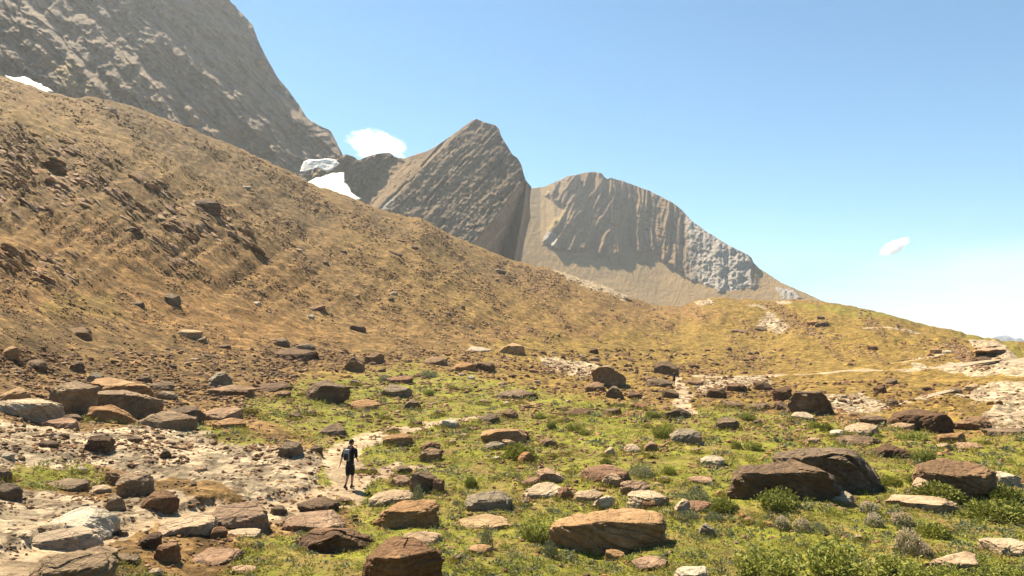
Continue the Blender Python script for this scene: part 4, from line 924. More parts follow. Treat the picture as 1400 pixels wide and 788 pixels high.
# ------------------------------------------------------------------ plants
def leaves_mesh(name, rg, centers, dirs, length, width, normals_jit=.5):
    n = len(centers)
    d = dirs / np.linalg.norm(dirs, axis=1)[:, None]
    ax = np.cross(d, rg.normal(size=(n, 3))); ax /= np.linalg.norm(ax, axis=1)[:, None]
    L = length[:, None]; W = width[:, None]
    a = centers - ax * W * .25; b = centers + ax * W * .25
    m1 = centers + d * L * .5 - ax * W * .5; m2 = centers + d * L * .5 + ax * W * .5
    tip = centers + d * L + np.array([0, 0, -1.]) * L * .12
    co = np.stack([a, b, m2, m1, tip], 1).reshape(-1, 3)
    i = np.arange(n) * 5
    q = np.stack([i, i + 1, i + 2, i + 3], -1); t = np.stack([i + 3, i + 2, i + 4], -1)
    return co, q, t
def shrub_arrays(kind, rg):
    """unit plant: half width 1, height 1"""
    if kind == 'tall':
        ns = 95; a = rg.uniform(0, 6.283, ns); rad = np.sqrt(rg.random(ns)) * .85
        bx_, by_ = rad * np.cos(a), rad * np.sin(a); hh = (1 - .45 * rad ** 2) * rg.uniform(.55, 1.05, ns)
        C, D = [], []
        for k in range(ns):
            m = 17; tt = np.linspace(.08, 1, m) + rg.uniform(-.03, .03, m)
            lean = rg.normal(0, .16, 2) + .25 * np.array([bx_[k], by_[k]])
            p = np.stack([bx_[k] * .8 + lean[0] * tt, by_[k] * .8 + lean[1] * tt, hh[k] * tt], 1)
            an = rg.uniform(0, 6.283, m)
            dd = np.stack([np.cos(an), np.sin(an), rg.uniform(.2, 1.3, m)], 1)
            C.append(p); D.append(dd)
        C = np.concatenate(C); D = np.concatenate(D); n = len(C)
        return leaves_mesh('', rg, C, D, rg.uniform(.10, .2, n), rg.uniform(.035, .07, n))
    n = 1500 if kind == 'leafy' else 1100
    v = rg.normal(size=(n, 3)); v[:, 2] = np.abs(v[:, 2]); v /= np.linalg.norm(v, axis=1)[:, None]
    lump = 1 + .28 * fbm3(v * 2.2 + rg.uniform(0, 50), 3, int(rg.integers(1000)))
    C = v * lump[:, None] * (rg.random(n)[:, None] ** .35) * np.array([.95, .95, .9])
    D = v + rg.normal(0, .55, (n, 3)); D[:, 2] = np.abs(D[:, 2]) + .25
    return leaves_mesh('', rg, C, D, rg.uniform(.10, .19, n), rg.uniform(.05, .10, n) if kind == 'leafy' else rg.uniform(.035, .07, n))
LEAF = {'tall': leaf_material('leaf_green', (.095, .115, .018), (.29, .30, .06)), 'leafy': leaf_material('leaf_deep_green', (.085, .10, .016), (.27, .275, .055)),
        'cushion': leaf_material('leaf_grey_green', (.085, .105, .05), (.22, .23, .125)), 'flower': leaf_material('leaf_sage', (.075, .085, .04), (.21, .20, .11)), 'dry': leaf_material('leaf_dry', (.17, .13, .055), (.36, .29, .13))}
PETAL = leaf_material('flower_cream', (.42, .32, .20), (.62, .52, .37), .15)
PV = {}
for kd in ('tall', 'leafy', 'cushion', 'flower'):
    PV[kd] = []
    for v in range(5):
        rg = np.random.default_rng(500 + v * 13 + len(kd))
        c_, q_, t_ = shrub_arrays(kd, rg); me = np_mesh('foliage', c_, q_, t_, smooth=False); me.materials.append(LEAF[kd]); fl = None
        if kd == 'flower':
            n = 190; vv = rg.normal(size=(n, 3)); vv[:, 2] = np.abs(vv[:, 2]) + .5; vv /= np.linalg.norm(vv, axis=1)[:, None]
            C = vv * rg.uniform(.9, 1.08, (n, 1)); C = np.repeat(C, 6, 0) + rg.normal(0, .035, (n * 6, 3)); D = rg.normal(size=(n * 6, 3)); D[:, 2] = np.abs(D[:, 2])
            c2, q2, t2 = leaves_mesh('', rg, C, D, np.full(n * 6, .07), np.full(n * 6, .06)); fl = np_mesh('blossom', c2, q2, t2, smooth=False); fl.materials.append(PETAL)
        PV[kd].append((me, fl))
SH = [  # x0, y0, x1, y1, kind, label
 (1034, 661, 1094, 702, 'tall', 'tall green leafy plant clump in front of the low dark boulder'), (1246, 658, 1320, 690, 'leafy', 'broad green shrub at the foot of the craggy brown boulder'),
 (1318, 682, 1408, 715, 'leafy', 'wide dense green shrub at the right edge of the photo'), (1352, 664, 1404, 690, 'leafy', 'green shrub under the knobbly white rock'),
 (1174, 686, 1201, 704, 'flower', 'small cream-flowered cushion plant nearest the huge layered boulder'), (1182, 702, 1208, 722, 'flower', 'cream-flowered plant left of the wide pale flower patch'),
 (1218, 702, 1250, 722, 'flower', 'pale flowering clump below the flat tan rock slab'), (1224, 726, 1264, 760, 'flower', 'largest cream-flowered plant among the bottom right shrubs'),
 (1254, 712, 1302, 738, 'leafy', 'low dark green shrub between cream flowers and right edge slab'), (1098, 734, 1190, 800, 'tall', 'largest tall green shrub on the bottom edge'), (998, 742, 1098, 802, 'tall', 'tall green shrub on the bottom edge left of the largest one'),
 (1186, 752, 1270, 802, 'tall', 'yellowish green shrub on the bottom edge right of the largest one'), (1268, 770, 1330, 806, 'tall', 'green bottom edge plant before the half hidden tan rock'), (1330, 768, 1410, 806, 'tall', 'green plant in the bottom right corner of the photo'),
 (1254, 744, 1276, 764, 'flower', 'little cream flower tuft beside the half hidden tan rock'), (1200, 648, 1234, 666, 'leafy', 'low green shrub right of the huge layered boulder'), (1238, 642, 1259, 664, 'tall', 'upright green plant left of the craggy brown boulder'),
 (1247, 606, 1284, 636, 'tall', 'tall light green plant behind the craggy brown boulder'), (1226, 586, 1268, 603, 'tall', 'bright green grass tuft below the wide dark rounded boulder'), (1058, 706, 1082, 726, 'flower', 'cream-topped cushion left of a similar one in the open turf'),
 (1084, 711, 1110, 730, 'flower', 'cream-topped cushion above the largest bottom shrub'), (1108, 716, 1136, 731, 'cushion', 'grey-green cushion right of the cream-topped one'),
 (704, 706, 764, 744, 'tall', 'tall yellow-green plants against the left end of the overhanging boulder'), (968, 680, 1012, 704, 'leafy', 'dark rounded shrub right of the reddish flat slab'), (932, 664, 972, 686, 'cushion', 'grey-green bush above the reddish flat slab'),
 (738, 736, 765, 762, 'cushion', 'silvery cushion at the lower left corner of the overhanging boulder'), (818, 625, 839, 638, 'leafy', 'small dark green bush above the thin layered ledge'), (686, 606, 734, 630, 'leafy', 'dark green bush beside the tan-topped meadow boulder'),
 (856, 634, 894, 655, 'cushion', 'grey-green bush right of the thin layered ledge'), (903, 636, 925, 650, 'leafy', 'little dark bush above the pinkish flat slab'), (889, 572, 924, 601, 'tall', 'tall dark green plants left of the grey meadow boulder'),
 (770, 574, 798, 590, 'tall', 'green tuft, the middle of three in a row in mid meadow'), (745, 573, 762, 588, 'tall', 'green tuft, the left one of three in a row in mid meadow'), (788, 583, 811, 596, 'tall', 'green tuft, the right one of three in a row in mid meadow'),
 (728, 561, 750, 574, 'tall', 'small green tuft above the row of three tufts'), (882, 559, 902, 573, 'tall', 'small green tuft left of the dark angular boulder'), (1010, 561, 1037, 576, 'tall', 'green tuft near the square-topped dark boulder'),
 (1014, 600, 1044, 617, 'tall', 'dark green tuft above the huge layered boulder'), (999, 602, 1016, 615, 'leafy', 'little green bush left of the dark green tuft'), (575, 529, 597, 542, 'tall', 'green tuft on the turf beside the grey-brown flat boulder'),
 (570, 504, 602, 517, 'cushion', 'grey-green tuft at the upper edge of the turf'), (515, 511, 533, 521, 'cushion', 'olive tuft above the grey-brown flat boulder'), (561, 662, 580, 690, 'dry', 'dry tuft between the squared block and the leaning block'),
 (920, 698, 960, 714, 'cushion', 'silvery low bush near the tilted tan fin'), (962, 700, 990, 714, 'cushion', 'silvery low bush under the dark rounded shrub'), (634, 652, 654, 668, 'leafy', 'small green shrub left of the grey-brown humped rock'),
 (1104, 575, 1124, 586, 'leafy', 'green bush below the square-topped dark boulder'), (1120, 577, 1140, 590, 'leafy', 'green bush left of the white-topped stone'), (655, 718, 675, 750, 'dry', 'dry stalky plant behind the orange bottom stone')]
SH[0:0] = []
sh_arr = np.array([((t[0] + t[2]) / 2, t[3]) for t in SH])
sx, sy, sz_, sr, _, _, _ = hit(sh_arr[:, 0], np.minimum(sh_arr[:, 1], 812))
for i, (x0, y0, x1, y1, kd, lb) in enumerate(SH):
    dry = kd == 'dry'; kk = 'cushion' if dry else kd
    me, fl = PV[kk][i % 5]
    mpp = sy[i] / FH; hw = (x1 - x0) * mpp * .5; H = (y1 - y0) * mpp * (.78 if kd == 'tall' else .92)
    a_ = math.atan2(sx[i], sy[i])
    r_ = bpy.data.objects.new('shrub', None); r_.empty_display_size = .2; link(r_)
    yx, yy = sx[i] + hw * .6 * math.sin(a_), sy[i] + hw * .6 * math.cos(a_)
    r_.location = (yx, yy, min(sz_[i], float(gz(yx, yy)[0])) - .03); r_.rotation_euler = (0, 0, rng.uniform(0, 6.28))
    r_.scale = (hw, hw * rng.uniform(.8, 1.), H)
    tag(r_, lb, 'flowering plant' if kd == 'flower' else 'shrub', 'green plants between the boulders')
    f = bpy.data.objects.new('foliage', me); link(f, r_)
    if fl is not None: b_ = bpy.data.objects.new('blossom', fl); link(b_, r_)

def cover(name, N, kind, size, mask_of, ymax, seed, nl, label, lw=.35, spots=None):
    rg = np.random.default_rng(seed)
    N = int(N * 1.2); px = rg.uniform(-240, 1640, N); py = 500 + 312 * rg.beta(1.25, 1.2, N)
    if spots: px, py = spots(rg, N)
    x, y, z, r, ok, iu, k = hit(px, py)
    keep = ok & (mask_of(px, py, iu, k, rg) > .5) & (r < ymax)
    x, y, z, r = x[keep], y[keep], z[keep], r[keep]; n = len(x)
    sc_ = rg.uniform(*size, n) * np.clip(r / 26., .75, 2.2)
    C = np.stack([x, y, z], 1)
    C = np.repeat(C, nl, 0); S = np.repeat(sc_, nl)
    v = rg.normal(size=(len(C), 3)); v[:, 2] = np.abs(v[:, 2]) * .7; v /= np.linalg.norm(v, axis=1)[:, None]
    C = C + v * (S * rg.random(len(C)) ** .4)[:, None] * np.array([1, 1, .8])
    D = v + rg.normal(0, .5, v.shape); D[:, 2] = np.abs(D[:, 2]) + .3
    co, q, t = leaves_mesh('', rg, C, D, S * rg.uniform(.45, .8, len(C)), S * rg.uniform(.7, 1.2, len(C)) * lw)
    me = np_mesh(name, co, q, t, smooth=False)
    tag(add_mesh(name, me, LEAF[kind]), label, None, None, 'stuff')
def mk_green(px, py, iu, k, rg): return (qmask(m_green, iu, k) > .45) * (fbm2(px / 60, py / 24, 3, 91) + rg.uniform(-.35, .35, len(px)) > -.02) * (qmask(m_trail, iu, k) < .4)
def mk_sage(px, py, iu, k, rg): return (qmask(m_green, iu, k) > .3) * (fbm2(px / 50, py / 20, 3, 95) + .25 * (py > 690) * (px > 560) + rg.uniform(-.25, .25, len(px)) > .16) * (qmask(m_trail, iu, k) < .3)
def mk_tuft(px, py, iu, k, rg): return (qmask(m_green, iu, k) > .4) * (fbm2(px / 70, py / 26, 3, 99) + .2 * (py > 680) + rg.uniform(-.3, .3, len(px)) > .12) * (qmask(m_trail, iu, k) < .3)
def mk_dry(px, py, iu, k, rg): return (qmask(m_trail, iu, k) < .3) * (np.maximum(qmask(m_green, iu, k), qmask(m_olive, iu, k)) > .25) * (fbm2(px / 50, py / 20, 3, 98) + rg.uniform(-.3, .3, len(px)) > .08)
LEAF['turf'] = leaf_material('leaf_turf', (.12, .11, .02), (.33, .285, .06))
cover('grass', 17500, 'turf', (.05, .12), mk_green, 85, 31, 12, 'short yellow-green alpine turf', .3)
cover('ground_cover', 9000, 'cushion', (.07, .17), mk_sage, 80, 32, 16, 'grey-green low cushion plants')
def foot_xy(rg, N):
    k = rg.integers(0, len(boxes), N); w = boxes[k, 2] - boxes[k, 0]
    return (boxes[k, 0] + boxes[k, 2]) / 2 + rg.uniform(-.58, .58, N) * w, boxes[k, 3] + rg.uniform(-1.5, .10, N) * np.minimum(w * .12, 7) + 1.5
cover('grass', 9000, 'turf', (.06, .15), lambda px, py, iu, k, rg: (qmask(m_green, iu, k) > .35) & (py > 500), 80, 35, 12, 'turf grown up against the boulders', .22, foot_xy)
cover('grass', 5200, 'tall', (.09, .2), mk_tuft, 60, 34, 16, 'taller green herb tufts in the turf', .2)
cover('dry_grass', 9000, 'dry', (.05, .12), mk_dry, 95, 33, 11, 'dry straw-coloured grass tufts on the meadow', .22)

# ------------------------------------------------------------------ people
SKIN = plain('skin', (.42, .23, .15), .6, .1); BLACK = plain('black_cloth', (.012, .012, .016), .85, .3, 40); CAPM = plain('cap_cloth', (.016, .016, .018), .8, .2)
SHOE = plain('shoe', (.05, .045, .045), .8, .3); SOCK = plain('sock', (.03, .03, .032), .9, .2); HAIR = plain('hair', (.03, .02, .014), .7, .3, 60)
PACKG = plain('pack_grey', (.23, .24, .25), .7, .3, 12); PACKD = plain('pack_black', (.02, .02, .022), .75, .2); EYE = plain('eye', (.02, .015, .012), .3, .1); BLUE = plain('navy_cloth', (.015, .022, .045), .85, .3, 40)
def skin_mesh(name, verts, edges, root=0, sub=2, voxel=None, extra=None):
    me = bpy.data.meshes.new(name + '_tmp'); me.from_pydata([v[0] for v in verts], edges, [])
    ob = bpy.data.objects.new(name + '_tmp', me); col.objects.link(ob)
    md = ob.modifiers.new('s', 'SKIN'); md.use_smooth_shade = True; md.branch_smoothing = .6
    for i, v in enumerate(verts):
        rr = v[1] if isinstance(v[1], tuple) else (v[1], v[1])
        me.skin_vertices[0].data[i].radius = rr; me.skin_vertices[0].data[i].use_root = (i == root)
    ob.modifiers.new('u', 'SUBSURF').levels = sub; ob.modifiers['u'].render_levels = sub
    dg = bpy.context.evaluated_depsgraph_get(); dg.update()
    res = bpy.data.meshes.new_from_object(ob.evaluated_get(dg), depsgraph=dg)
    bpy.data.objects.remove(ob)
    if voxel:
        bm = bmesh.new(); bm.from_mesh(res)
        for e in extra or []: bm.from_mesh(e)
        bm.to_mesh(res); bm.free()
        ob = bpy.data.objects.new(name + '_tmp', res); col.objects.link(ob)
        rm_ = ob.modifiers.new('r', 'REMESH'); rm_.mode = 'VOXEL'; rm_.voxel_size = voxel; rm_.use_smooth_shade = True
        sm = ob.modifiers.new('m', 'SMOOTH'); sm.iterations = 2; sm.factor = .4
        dg = bpy.context.evaluated_depsgraph_get(); dg.update()
        r2 = bpy.data.meshes.new_from_object(ob.evaluated_get(dg), depsgraph=dg); bpy.data.objects.remove(ob); res = r2
    for p in res.polygons: p.use_smooth = True
    res.name = name
    return res
def head_mesh(c, yaw):
    d, t = ico(5); P = d * np.array([.074, .095, .118])
    jaw = sstep(.02, -.11, P[:, 2]); P[:, 0] *= 1 - .28 * jaw; P[:, 1] += .012 * jaw * (d[:, 1] > 0)
    def bumpv(p, r, a):
        g = np.exp(-((P - p) ** 2).sum(1) / r ** 2); return g * a
    P = P + np.array([0, 1., 0]) * (bumpv((0, .092, -.012), .016, .03) + bumpv((0, .095, .006), .012, .012) + bumpv((0, .085, -.062), .02, .008) + bumpv((0, .08, .03), .05, .006) - bumpv((.03, .085, .012), .014, .012) - bumpv((-.03, .085, .012), .014, .012) + bumpv((0, .08, -.095), .02, .012))[:, None]
    for sx_ in (1, -1): P = P + np.array([sx_, -.3, 0]) * (bumpv((sx_ * .073, -.005, .0), .02, .02))[:, None]
    ca, sa = math.cos(yaw), math.sin(yaw)
    P = np.stack([P[:, 0] * ca - P[:, 1] * sa, P[:, 0] * sa + P[:, 1] * ca, P[:, 2]], 1) + np.array(c)
    return np_mesh('head', P, tris=t)
def ellip(name, c, r, cut=None, sub=4):
    d, t = ico(sub); P = d * np.array(r)
    if cut is not None: P[:, 2] = np.maximum(P[:, 2], cut)
    return np_mesh(name, P + np.array(c), tris=t)
def hand_chain(V, E, wrist_i, w, d, side, curl):
    """palm, four unequal fingers and a thumb grown from the wrist; d = hand direction"""
    d = np.array(d) / np.linalg.norm(d); fwd = np.array([0, 1., 0]); fwd -= d * (fwd @ d); fwd /= np.linalg.norm(fwd); inn = np.cross(d, fwd) * side
    w = np.array(w)
    p = w + d * .05; V.append((tuple(p), (.030, .017))); pi = len(V) - 1; E.append((wrist_i, pi))
    q = w + d * .088; V.append((tuple(q), (.033, .014))); qi = len(V) - 1; E.append((pi, qi))
    for k, (o, L) in enumerate([(.030, .072), (.010, .082), (-.010, .076), (-.029, .060)]):
        a = q + fwd * o; prev = qi; cur = a; dr = d
        for j, f in enumerate((.12, .42, .30, .20)):
            dr2 = d + inn * curl * (j * .45); dr2 /= np.linalg.norm(dr2); cur = cur + dr2 * L * f
            V.append((tuple(cur), .0088 - .0008 * j)); E.append((prev, len(V) - 1)); prev = len(V) - 1
    t = w + d * .035 + fwd * .034; V.append((tuple(t), .0115)); E.append((pi, len(V) - 1)); a = len(V) - 1
    t2 = t + d * .032 + fwd * .012 + inn * .008; V.append((tuple(t2), .0098)); E.append((a, len(V) - 1)); b = len(V) - 1
    t3 = t2 + d * .026 + inn * .01; V.append((tuple(t3), .0082)); E.append((b, len(V) - 1))
def make_person(loc, rz, pose, shirt, label, pack_label, packm):
    root = bpy.data.objects.new('person', None); root.empty_display_size = .3; link(root)
    root.location = loc; root.rotation_euler = (0, 0, rz)
    tag(root, label, 'person', 'walkers on the mountain path')
    # faces +y. joints (left = -x)
    J = pose
    V = [((0, 0, .95), (.135, .10)), ((0, .01, 1.08), (.125, .095)), ((0, .02, 1.24), (.15, .105)), ((0, .02, 1.38), (.15, .10)), ((0, .025, 1.47), (.07, .06)), ((0, .04, 1.55), .052), ((0, .055, 1.62), .05)]
    E = [(0, 1), (1, 2), (2, 3), (3, 4), (4, 5), (5, 6)]
    def chain(start, pts):
        prev = start
        for p, r in pts: V.append((p, r)); E.append((prev, len(V) - 1)); prev = len(V) - 1
        return prev
    for sd, k in ((-1, 'L'), (1, 'R')):
        hip, knee, ank, toe = J['hip' + k], J['knee' + k], J['ank' + k], J['toe' + k]
        mid = tuple((np.array(hip) + knee) / 2); calf = tuple(np.array(knee) * .68 + np.array(ank) * .32)
        a = chain(0, [(hip, .088), (mid, .078), (knee, .054), (calf, .057), (ank, .036)])
        heel = tuple(np.array(ank) + (np.array(ank) - np.array(toe)) * .22 - np.array([0, 0, .03]))
        chain(a, [(tuple((np.array(ank) * .4 + np.array(toe) * .6)), (.036, .030)), (toe, (.038, .022))]); chain(a, [(heel, .03)])
        sh, el, wr = J['sh' + k], J['el' + k], J['wr' + k]
        b = chain(3, [(sh, .058), (tuple((np.array(sh) * .5 + np.array(el) * .5)), .046), (el, .037), (tuple(np.array(el) * .65 + np.array(wr) * .35), .036), (wr, .024)])
        hand_chain(V, E, b, wr, np.array(wr) - np.array(el), sd, .5)
    hc = J['head']
    body = skin_mesh('body', V, E, 0, 2, .0065, [head_mesh(hc, J['yaw'])])
    add_mesh('body', body, SKIN, root)
    # clothes: closed skins just over the body
    V2 = [((0, .0, .80), (.150, .125)), ((0, .0, .93), (.158, .126)), ((0, .01, 1.08), (.152, .122)), ((0, .02, 1.24), (.172, .125)), ((0, .02, 1.385), (.172, .12)), ((0, .025, 1.47), (.09, .08)), ((0, .035, 1.54), (.066, .06))]
    E2 = [(0, 1), (1, 2), (2, 3), (3, 4), (4, 5), (5, 6)]
    for k in 'LR':
        sh, el = np.array(J['sh' + k]), np.array(J['el' + k])
        V2 += [(tuple(sh), .074), (tuple(sh * .45 + el * .55), .066), (tuple(el * 1.06 - sh * .06), .058)]; n = len(V2); E2 += [(4, n - 3), (n - 3, n - 2), (n - 2, n - 1)]
    add_mesh('shirt', skin_mesh('shirt', V2, E2, 2, 2), shirt, root)
    V3 = [((0, 0, 1.04), (.148, .115)), ((0, 0, .92), (.156, .124))]; E3 = [(0, 1)]
    for k in 'LR':
        h_, kn = np.array(J['hip' + k]), np.array(J['knee' + k])
        V3 += [(tuple(h_), .108), (tuple(h_ * .5 + kn * .5), .097), (tuple(kn * 1.12 - h_ * .12), .086)]; n = len(V3); E3 += [(1, n - 3), (n - 3, n - 2), (n - 2, n - 1)]
    add_mesh('shorts', skin_mesh('shorts', V3, E3, 1, 2), BLACK, root)
    for k in 'LR':
        an, to = np.array(J['ank' + k]), np.array(J['toe' + k]); kn = np.array(J['knee' + k])
        up = an + (kn - an) / np.linalg.norm(kn - an) * .11
        add_mesh('sock', skin_mesh('sock', [(tuple(an), .043), (tuple(up), .047)], [(0, 1)], 0, 1), SOCK, root)
        f = (to - an); f[2] = 0; L = np.linalg.norm(to - an); fd = (to - an) / L
        heel = an - fd * .05 - np.array([0, 0, .035])
        add_mesh('shoe', skin_mesh('shoe', [(tuple(heel), (.042, .042)), (tuple(an - np.array([0, 0, .01])), (.047, .05)), (tuple(an * .45 + to * .55), (.046, .042)), (tuple(to), (.047, .034)), (tuple(to + fd * .05), (.035, .024))], [(0, 1), (1, 2), (2, 3), (3, 4)], 1, 2), SHOE, root)
    hcv = np.array(hc); ca, sa = math.cos(J['yaw']), math.sin(J['yaw'])
    add_mesh('hair', ellip('hair', hcv + np.array([.012 * sa, -.012 * ca, .005]), (.079, .094, .112), -.045), HAIR, root)
    cap = add_mesh('cap', ellip('cap', hcv + (0, 0, .018), (.086, .106, .112), .012), CAPM, root)
    d, t = ico(4); P = d * np.array([.075, .075, .009]); P[:, 1] += .13; P[:, 2] -= .10 * np.maximum(0, P[:, 1] - .1) + .4 * P[:, 0] ** 2 * 8 * .5 - .038
    P = np.stack([P[:, 0] * ca - P[:, 1] * sa, P[:, 0] * sa + P[:, 1] * ca, P[:, 2]], 1) + hcv
    add_mesh('brim', np_mesh('brim', P, tris=t), CAPM, cap)
    for sx_ in (-1, 1):
        e = np.array([sx_ * .03, .088, .012]); e = np.array([e[0] * ca - e[1] * sa, e[0] * sa + e[1] * ca, e[2]]) + hcv
        add_mesh('eye', ellip('eye', e, (.011, .007, .007), None, 2), EYE, root)
    # backpack: its own thing, resting on the back
    pk = bpy.data.objects.new('backpack', None); pk.empty_display_size = .2; link(pk); pk.location = root.location; pk.rotation_euler = root.rotation_euler
    tag(pk, pack_label, 'backpack')
    d, t = ico(5)
    def box(c, r, pw=5.):
        k = (np.abs(d) ** pw).sum(1) ** (-1 / pw); P = d * k[:, None] * np.array(r)
        P[:, 0] *= 1 - .16 * np.clip(P[:, 2] / r[2], 0, 1) ** 2; P = P * (1 + .03 * fbm3(P * 14, 2, 3)[:, None]); return np_mesh('bag', P + np.array(c), tris=t)
    ox = J.get('pack_x', 0)
    add_mesh('bag', box((ox, -.165, 1.225), (.118, .075, .205)), packm, pk)
    add_mesh('front_pocket', box((ox, -.238, 1.17), (.085, .028, .11)), PACKD if packm is PACKG else packm, pk)
    add_mesh('side_panel', box((ox + .112, -.16, 1.22), (.016, .055, .17)), PACKD, pk)
    for sx_ in (-1, 1):
        pts = [(ox + sx_ * .085, -.10, 1.40), (sx_ * .10, .0, 1.485), (sx_ * .105, .125, 1.40), (sx_ * .12, .155, 1.25), (sx_ * .15, .06, 1.10), (ox + sx_ * .11, -.10, 1.07)]
        add_mesh('strap', skin_mesh('strap', [(p, (.022, .009)) for p in pts], [(i, i + 1) for i in range(5)], 0, 2), PACKD, pk)
    return root
pose_walk = dict(hipL=(-.085, 0, .90), kneeL=(-.075, -.01, .49), ankL=(-.075, -.20, .115), toeL=(-.085, -.075, .03), hipR=(.085, 0, .90), kneeR=(.05, .10, .50), ankR=(.035, .085, .085), toeR=(.04, .235, .035),
                 shL=(-.205, .01, 1.41), elL=(-.275, -.09, 1.14), wrL=(-.345, -.08, .90), shR=(.205, .02, 1.41), elR=(.255, -.04, 1.13), wrR=(.20, .16, 1.02), head=(.01, .065, 1.645), yaw=-.5, pack_x=-.045)
hxp, hyp, hzp, *_ = hit([478, 922], [669, 526.5])
make_person((hxp[0], hyp[0], float(hzp[0]) + .005), R(-14), pose_walk, BLACK, 'walker in dark cap, black shirt and shorts striding up the pale path', 'small grey and black backpack on the nearer walker', PACKG)
pose2 = dict(pose_walk); pose2.update(elL=(-.24, -.04, 1.13), wrL=(-.26, .03, .88), yaw=.1, pack_x=0)
make_person((hxp[1], hyp[1], float(hzp[1]) + .01), R(-4), pose2, BLUE, 'distant dark-clothed walker on the path beside a dark boulder', 'dark backpack on the distant walker', PACKD)

# ------------------------------------------------------------------ clouds (soft volumes in lumpy closed hulls, above the haze)
def cloud(px, py, dist, wpx, hpx, roll, label, dens, seed):
    X_, Y_, Z_ = pix_dir(px, py); h = math.hypot(X_, Y_); e = np.array([X_, Y_, Z_]) / h * dist
    w = wpx * .5 * dist / F; hh = hpx * .5 * dist / F
    d, t = ico(5); k = 1 + .14 * fbm3(d * 1.8 + seed, 3, seed)
    me = np_mesh('cloud', d * k[:, None] * np.array([w, w * .7, hh]), tris=t)
    m = bpy.data.materials.new('cloud_vol'); m.use_nodes = True; nt = m.node_tree; nt.nodes.clear()
    M_ = Mat.__new__(Mat); M_.m = m; M_.t = nt
    out = nt.nodes.new('ShaderNodeOutputMaterial')
    o3 = M_.scalev(M_.obj(), (1 / w, 1 / (w * .7), 1 / hh))
    ln = M_.n('ShaderNodeVectorMath', {0: o3}, operation='LENGTH').outputs['Value']
    nz = M_.noise(o3, 2.1, 5, .6, .2)
    f = M_.math('SUBTRACT', 1.0, ln); f = M_.math('ADD', f, M_.math('MULTIPLY', M_.math('SUBTRACT', nz, .56), 1.5))
    f = M_.mr(f, .0, 1.)
    pv = M_.n('ShaderNodeVolumePrincipled', {'Color': (.99, .99, .99), 'Density': M_.math('MULTIPLY', f, dens / hh), 'Anisotropy': .35})
    nt.links.new(pv.outputs[0], out.inputs['Volume'])
    o = add_mesh('cloud', me, m, loc=tuple(e)); o.rotation_euler = (0, -roll, -math.atan2(X_, Y_))
    return tag(o, label, 'cloud', 'small white clouds')
cloud(515, 199, 3300, 88, 44, R(-8), 'bright oval white cloud behind the notch beside the pyramid peak', 3.2, 3)
cloud(1223, 338, 6000, 38, 17, R(28), 'small slanting white puff above the right-hand hill', 16., 5)

# ------------------------------------------------------------------ haze, sky, sun, camera
bpy.ops.mesh.primitive_cube_add(size=1)
hz_o = bpy.context.object; hz_o.name = 'haze'; hz_o.data.name = 'haze'
xa, xb, ya, yb, za, zb_ = -1500, 7500, -900, 6500, -420, 800
hz_o.scale = (xb - xa, yb - ya, zb_ - za); hz_o.location = ((xa + xb) / 2, (ya + yb) / 2, (za + zb_) / 2)
hm = bpy.data.materials.new('haze_vol'); hm.use_nodes = True; hm.node_tree.nodes.clear()
ho = hm.node_tree.nodes.new('ShaderNodeOutputMaterial'); hv = hm.node_tree.nodes.new('ShaderNodeVolumePrincipled')
hv.inputs['Color'].default_value = (.82, .9, 1, 1); hv.inputs['Density'].default_value = 8.5e-5; hv.inputs['Anisotropy'].default_value = .3
hm.node_tree.links.new(hv.outputs[0], ho.inputs['Volume']); hz_o.data.materials.append(hm)
tag(hz_o, 'thin pale mountain air', None, None, 'stuff')

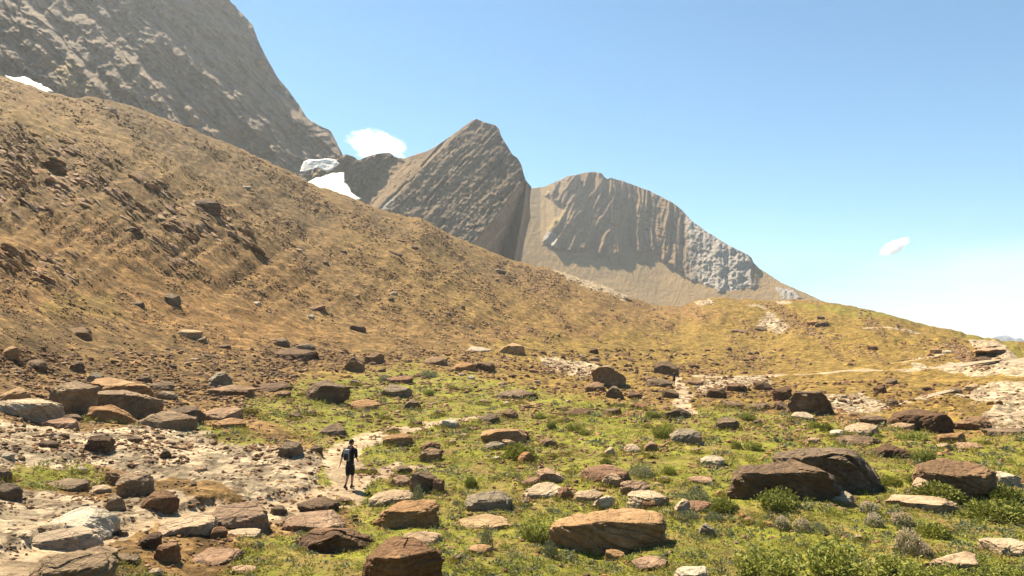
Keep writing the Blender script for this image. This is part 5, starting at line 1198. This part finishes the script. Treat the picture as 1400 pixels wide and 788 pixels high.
SUN_EL, SUN_AZ = R(53), R(-43)
wld = bpy.data.worlds.new('World'); scene.world = wld; wld.use_nodes = True
wt = wld.node_tree; wt.nodes.clear()
W = Mat.__new__(Mat); W.t = wt
wo = wt.nodes.new('ShaderNodeOutputWorld'); bg = wt.nodes.new('ShaderNodeBackground'); wt.links.new(bg.outputs[0], wo.inputs[0])
skyn = W.n('ShaderNodeTexSky', sky_type='NISHITA', sun_disc=False, sun_elevation=SUN_EL, sun_rotation=SUN_AZ, altitude=1500., air_density=1., dust_density=.05, ozone_density=2.)
vec = W.n('ShaderNodeTexCoord').outputs['Generated']; sep = W.n('ShaderNodeSeparateXYZ', {0: vec})
wn = W.noise(W.scalev(vec, (3, 3, 14)), 2.2, 5, .6, .3)
# thin milky cirrus bank low in the east-south-east (right of view)
d1 = W.math('SUBTRACT', W.math('ADD', -.018, W.math('MULTIPLY', sep.outputs[0], .212)), sep.outputs[2])
bank = W.mr(W.math('ADD', d1, W.math('MULTIPLY', W.math('SUBTRACT', wn, .5), .07)), -.035, .06)
bank = W.math('MULTIPLY', bank, W.mr(sep.outputs[0], .02, .34))
skyb = W.mix(1., skyn.outputs[0], (.31, .84, .97), 'MULTIPLY')
skyc = W.mix(W.math('MULTIPLY', bank, .95), skyb, (5.2, 4.85, 4.3))
wt.links.new(skyc, bg.inputs[0]); bg.inputs[1].default_value = .052
sl = bpy.data.lights.new('sun', 'SUN'); sl.energy = 5.; sl.angle = R(.53); sl.color = (1, .87, .66)
so = bpy.data.objects.new('sun', sl); link(so); so.location = (-60, 80, 120)
sv = (math.sin(SUN_AZ) * math.cos(SUN_EL), math.cos(SUN_AZ) * math.cos(SUN_EL), math.sin(SUN_EL))
from mathutils import Vector
so.rotation_euler = Vector(sv).to_track_quat('Z', 'Y').to_euler()
cam = bpy.data.cameras.new('camera'); co_ = bpy.data.objects.new('camera', cam); link(co_)
co_.rotation_euler = (R(90) + PITCH, 0, 0); cam.sensor_width = 36; cam.lens = 36 * F / 1400; cam.clip_start = .1; cam.clip_end = 30000
scene.camera = co_
scene.view_settings.view_transform = 'Standard'; scene.view_settings.look = 'None'; scene.view_settings.gamma = 1; scene.view_settings.exposure = 1.7
cy = scene.cycles
cy.max_bounces = 8; cy.diffuse_bounces = 1; cy.glossy_bounces = 2; cy.transmission_bounces = 3; cy.volume_bounces = 6; cy.transparent_max_bounces = 6
cy.use_denoising = True; cy.sample_clamp_indirect = 8
cy.volume_step_rate = 2; cy.volume_max_steps = 256
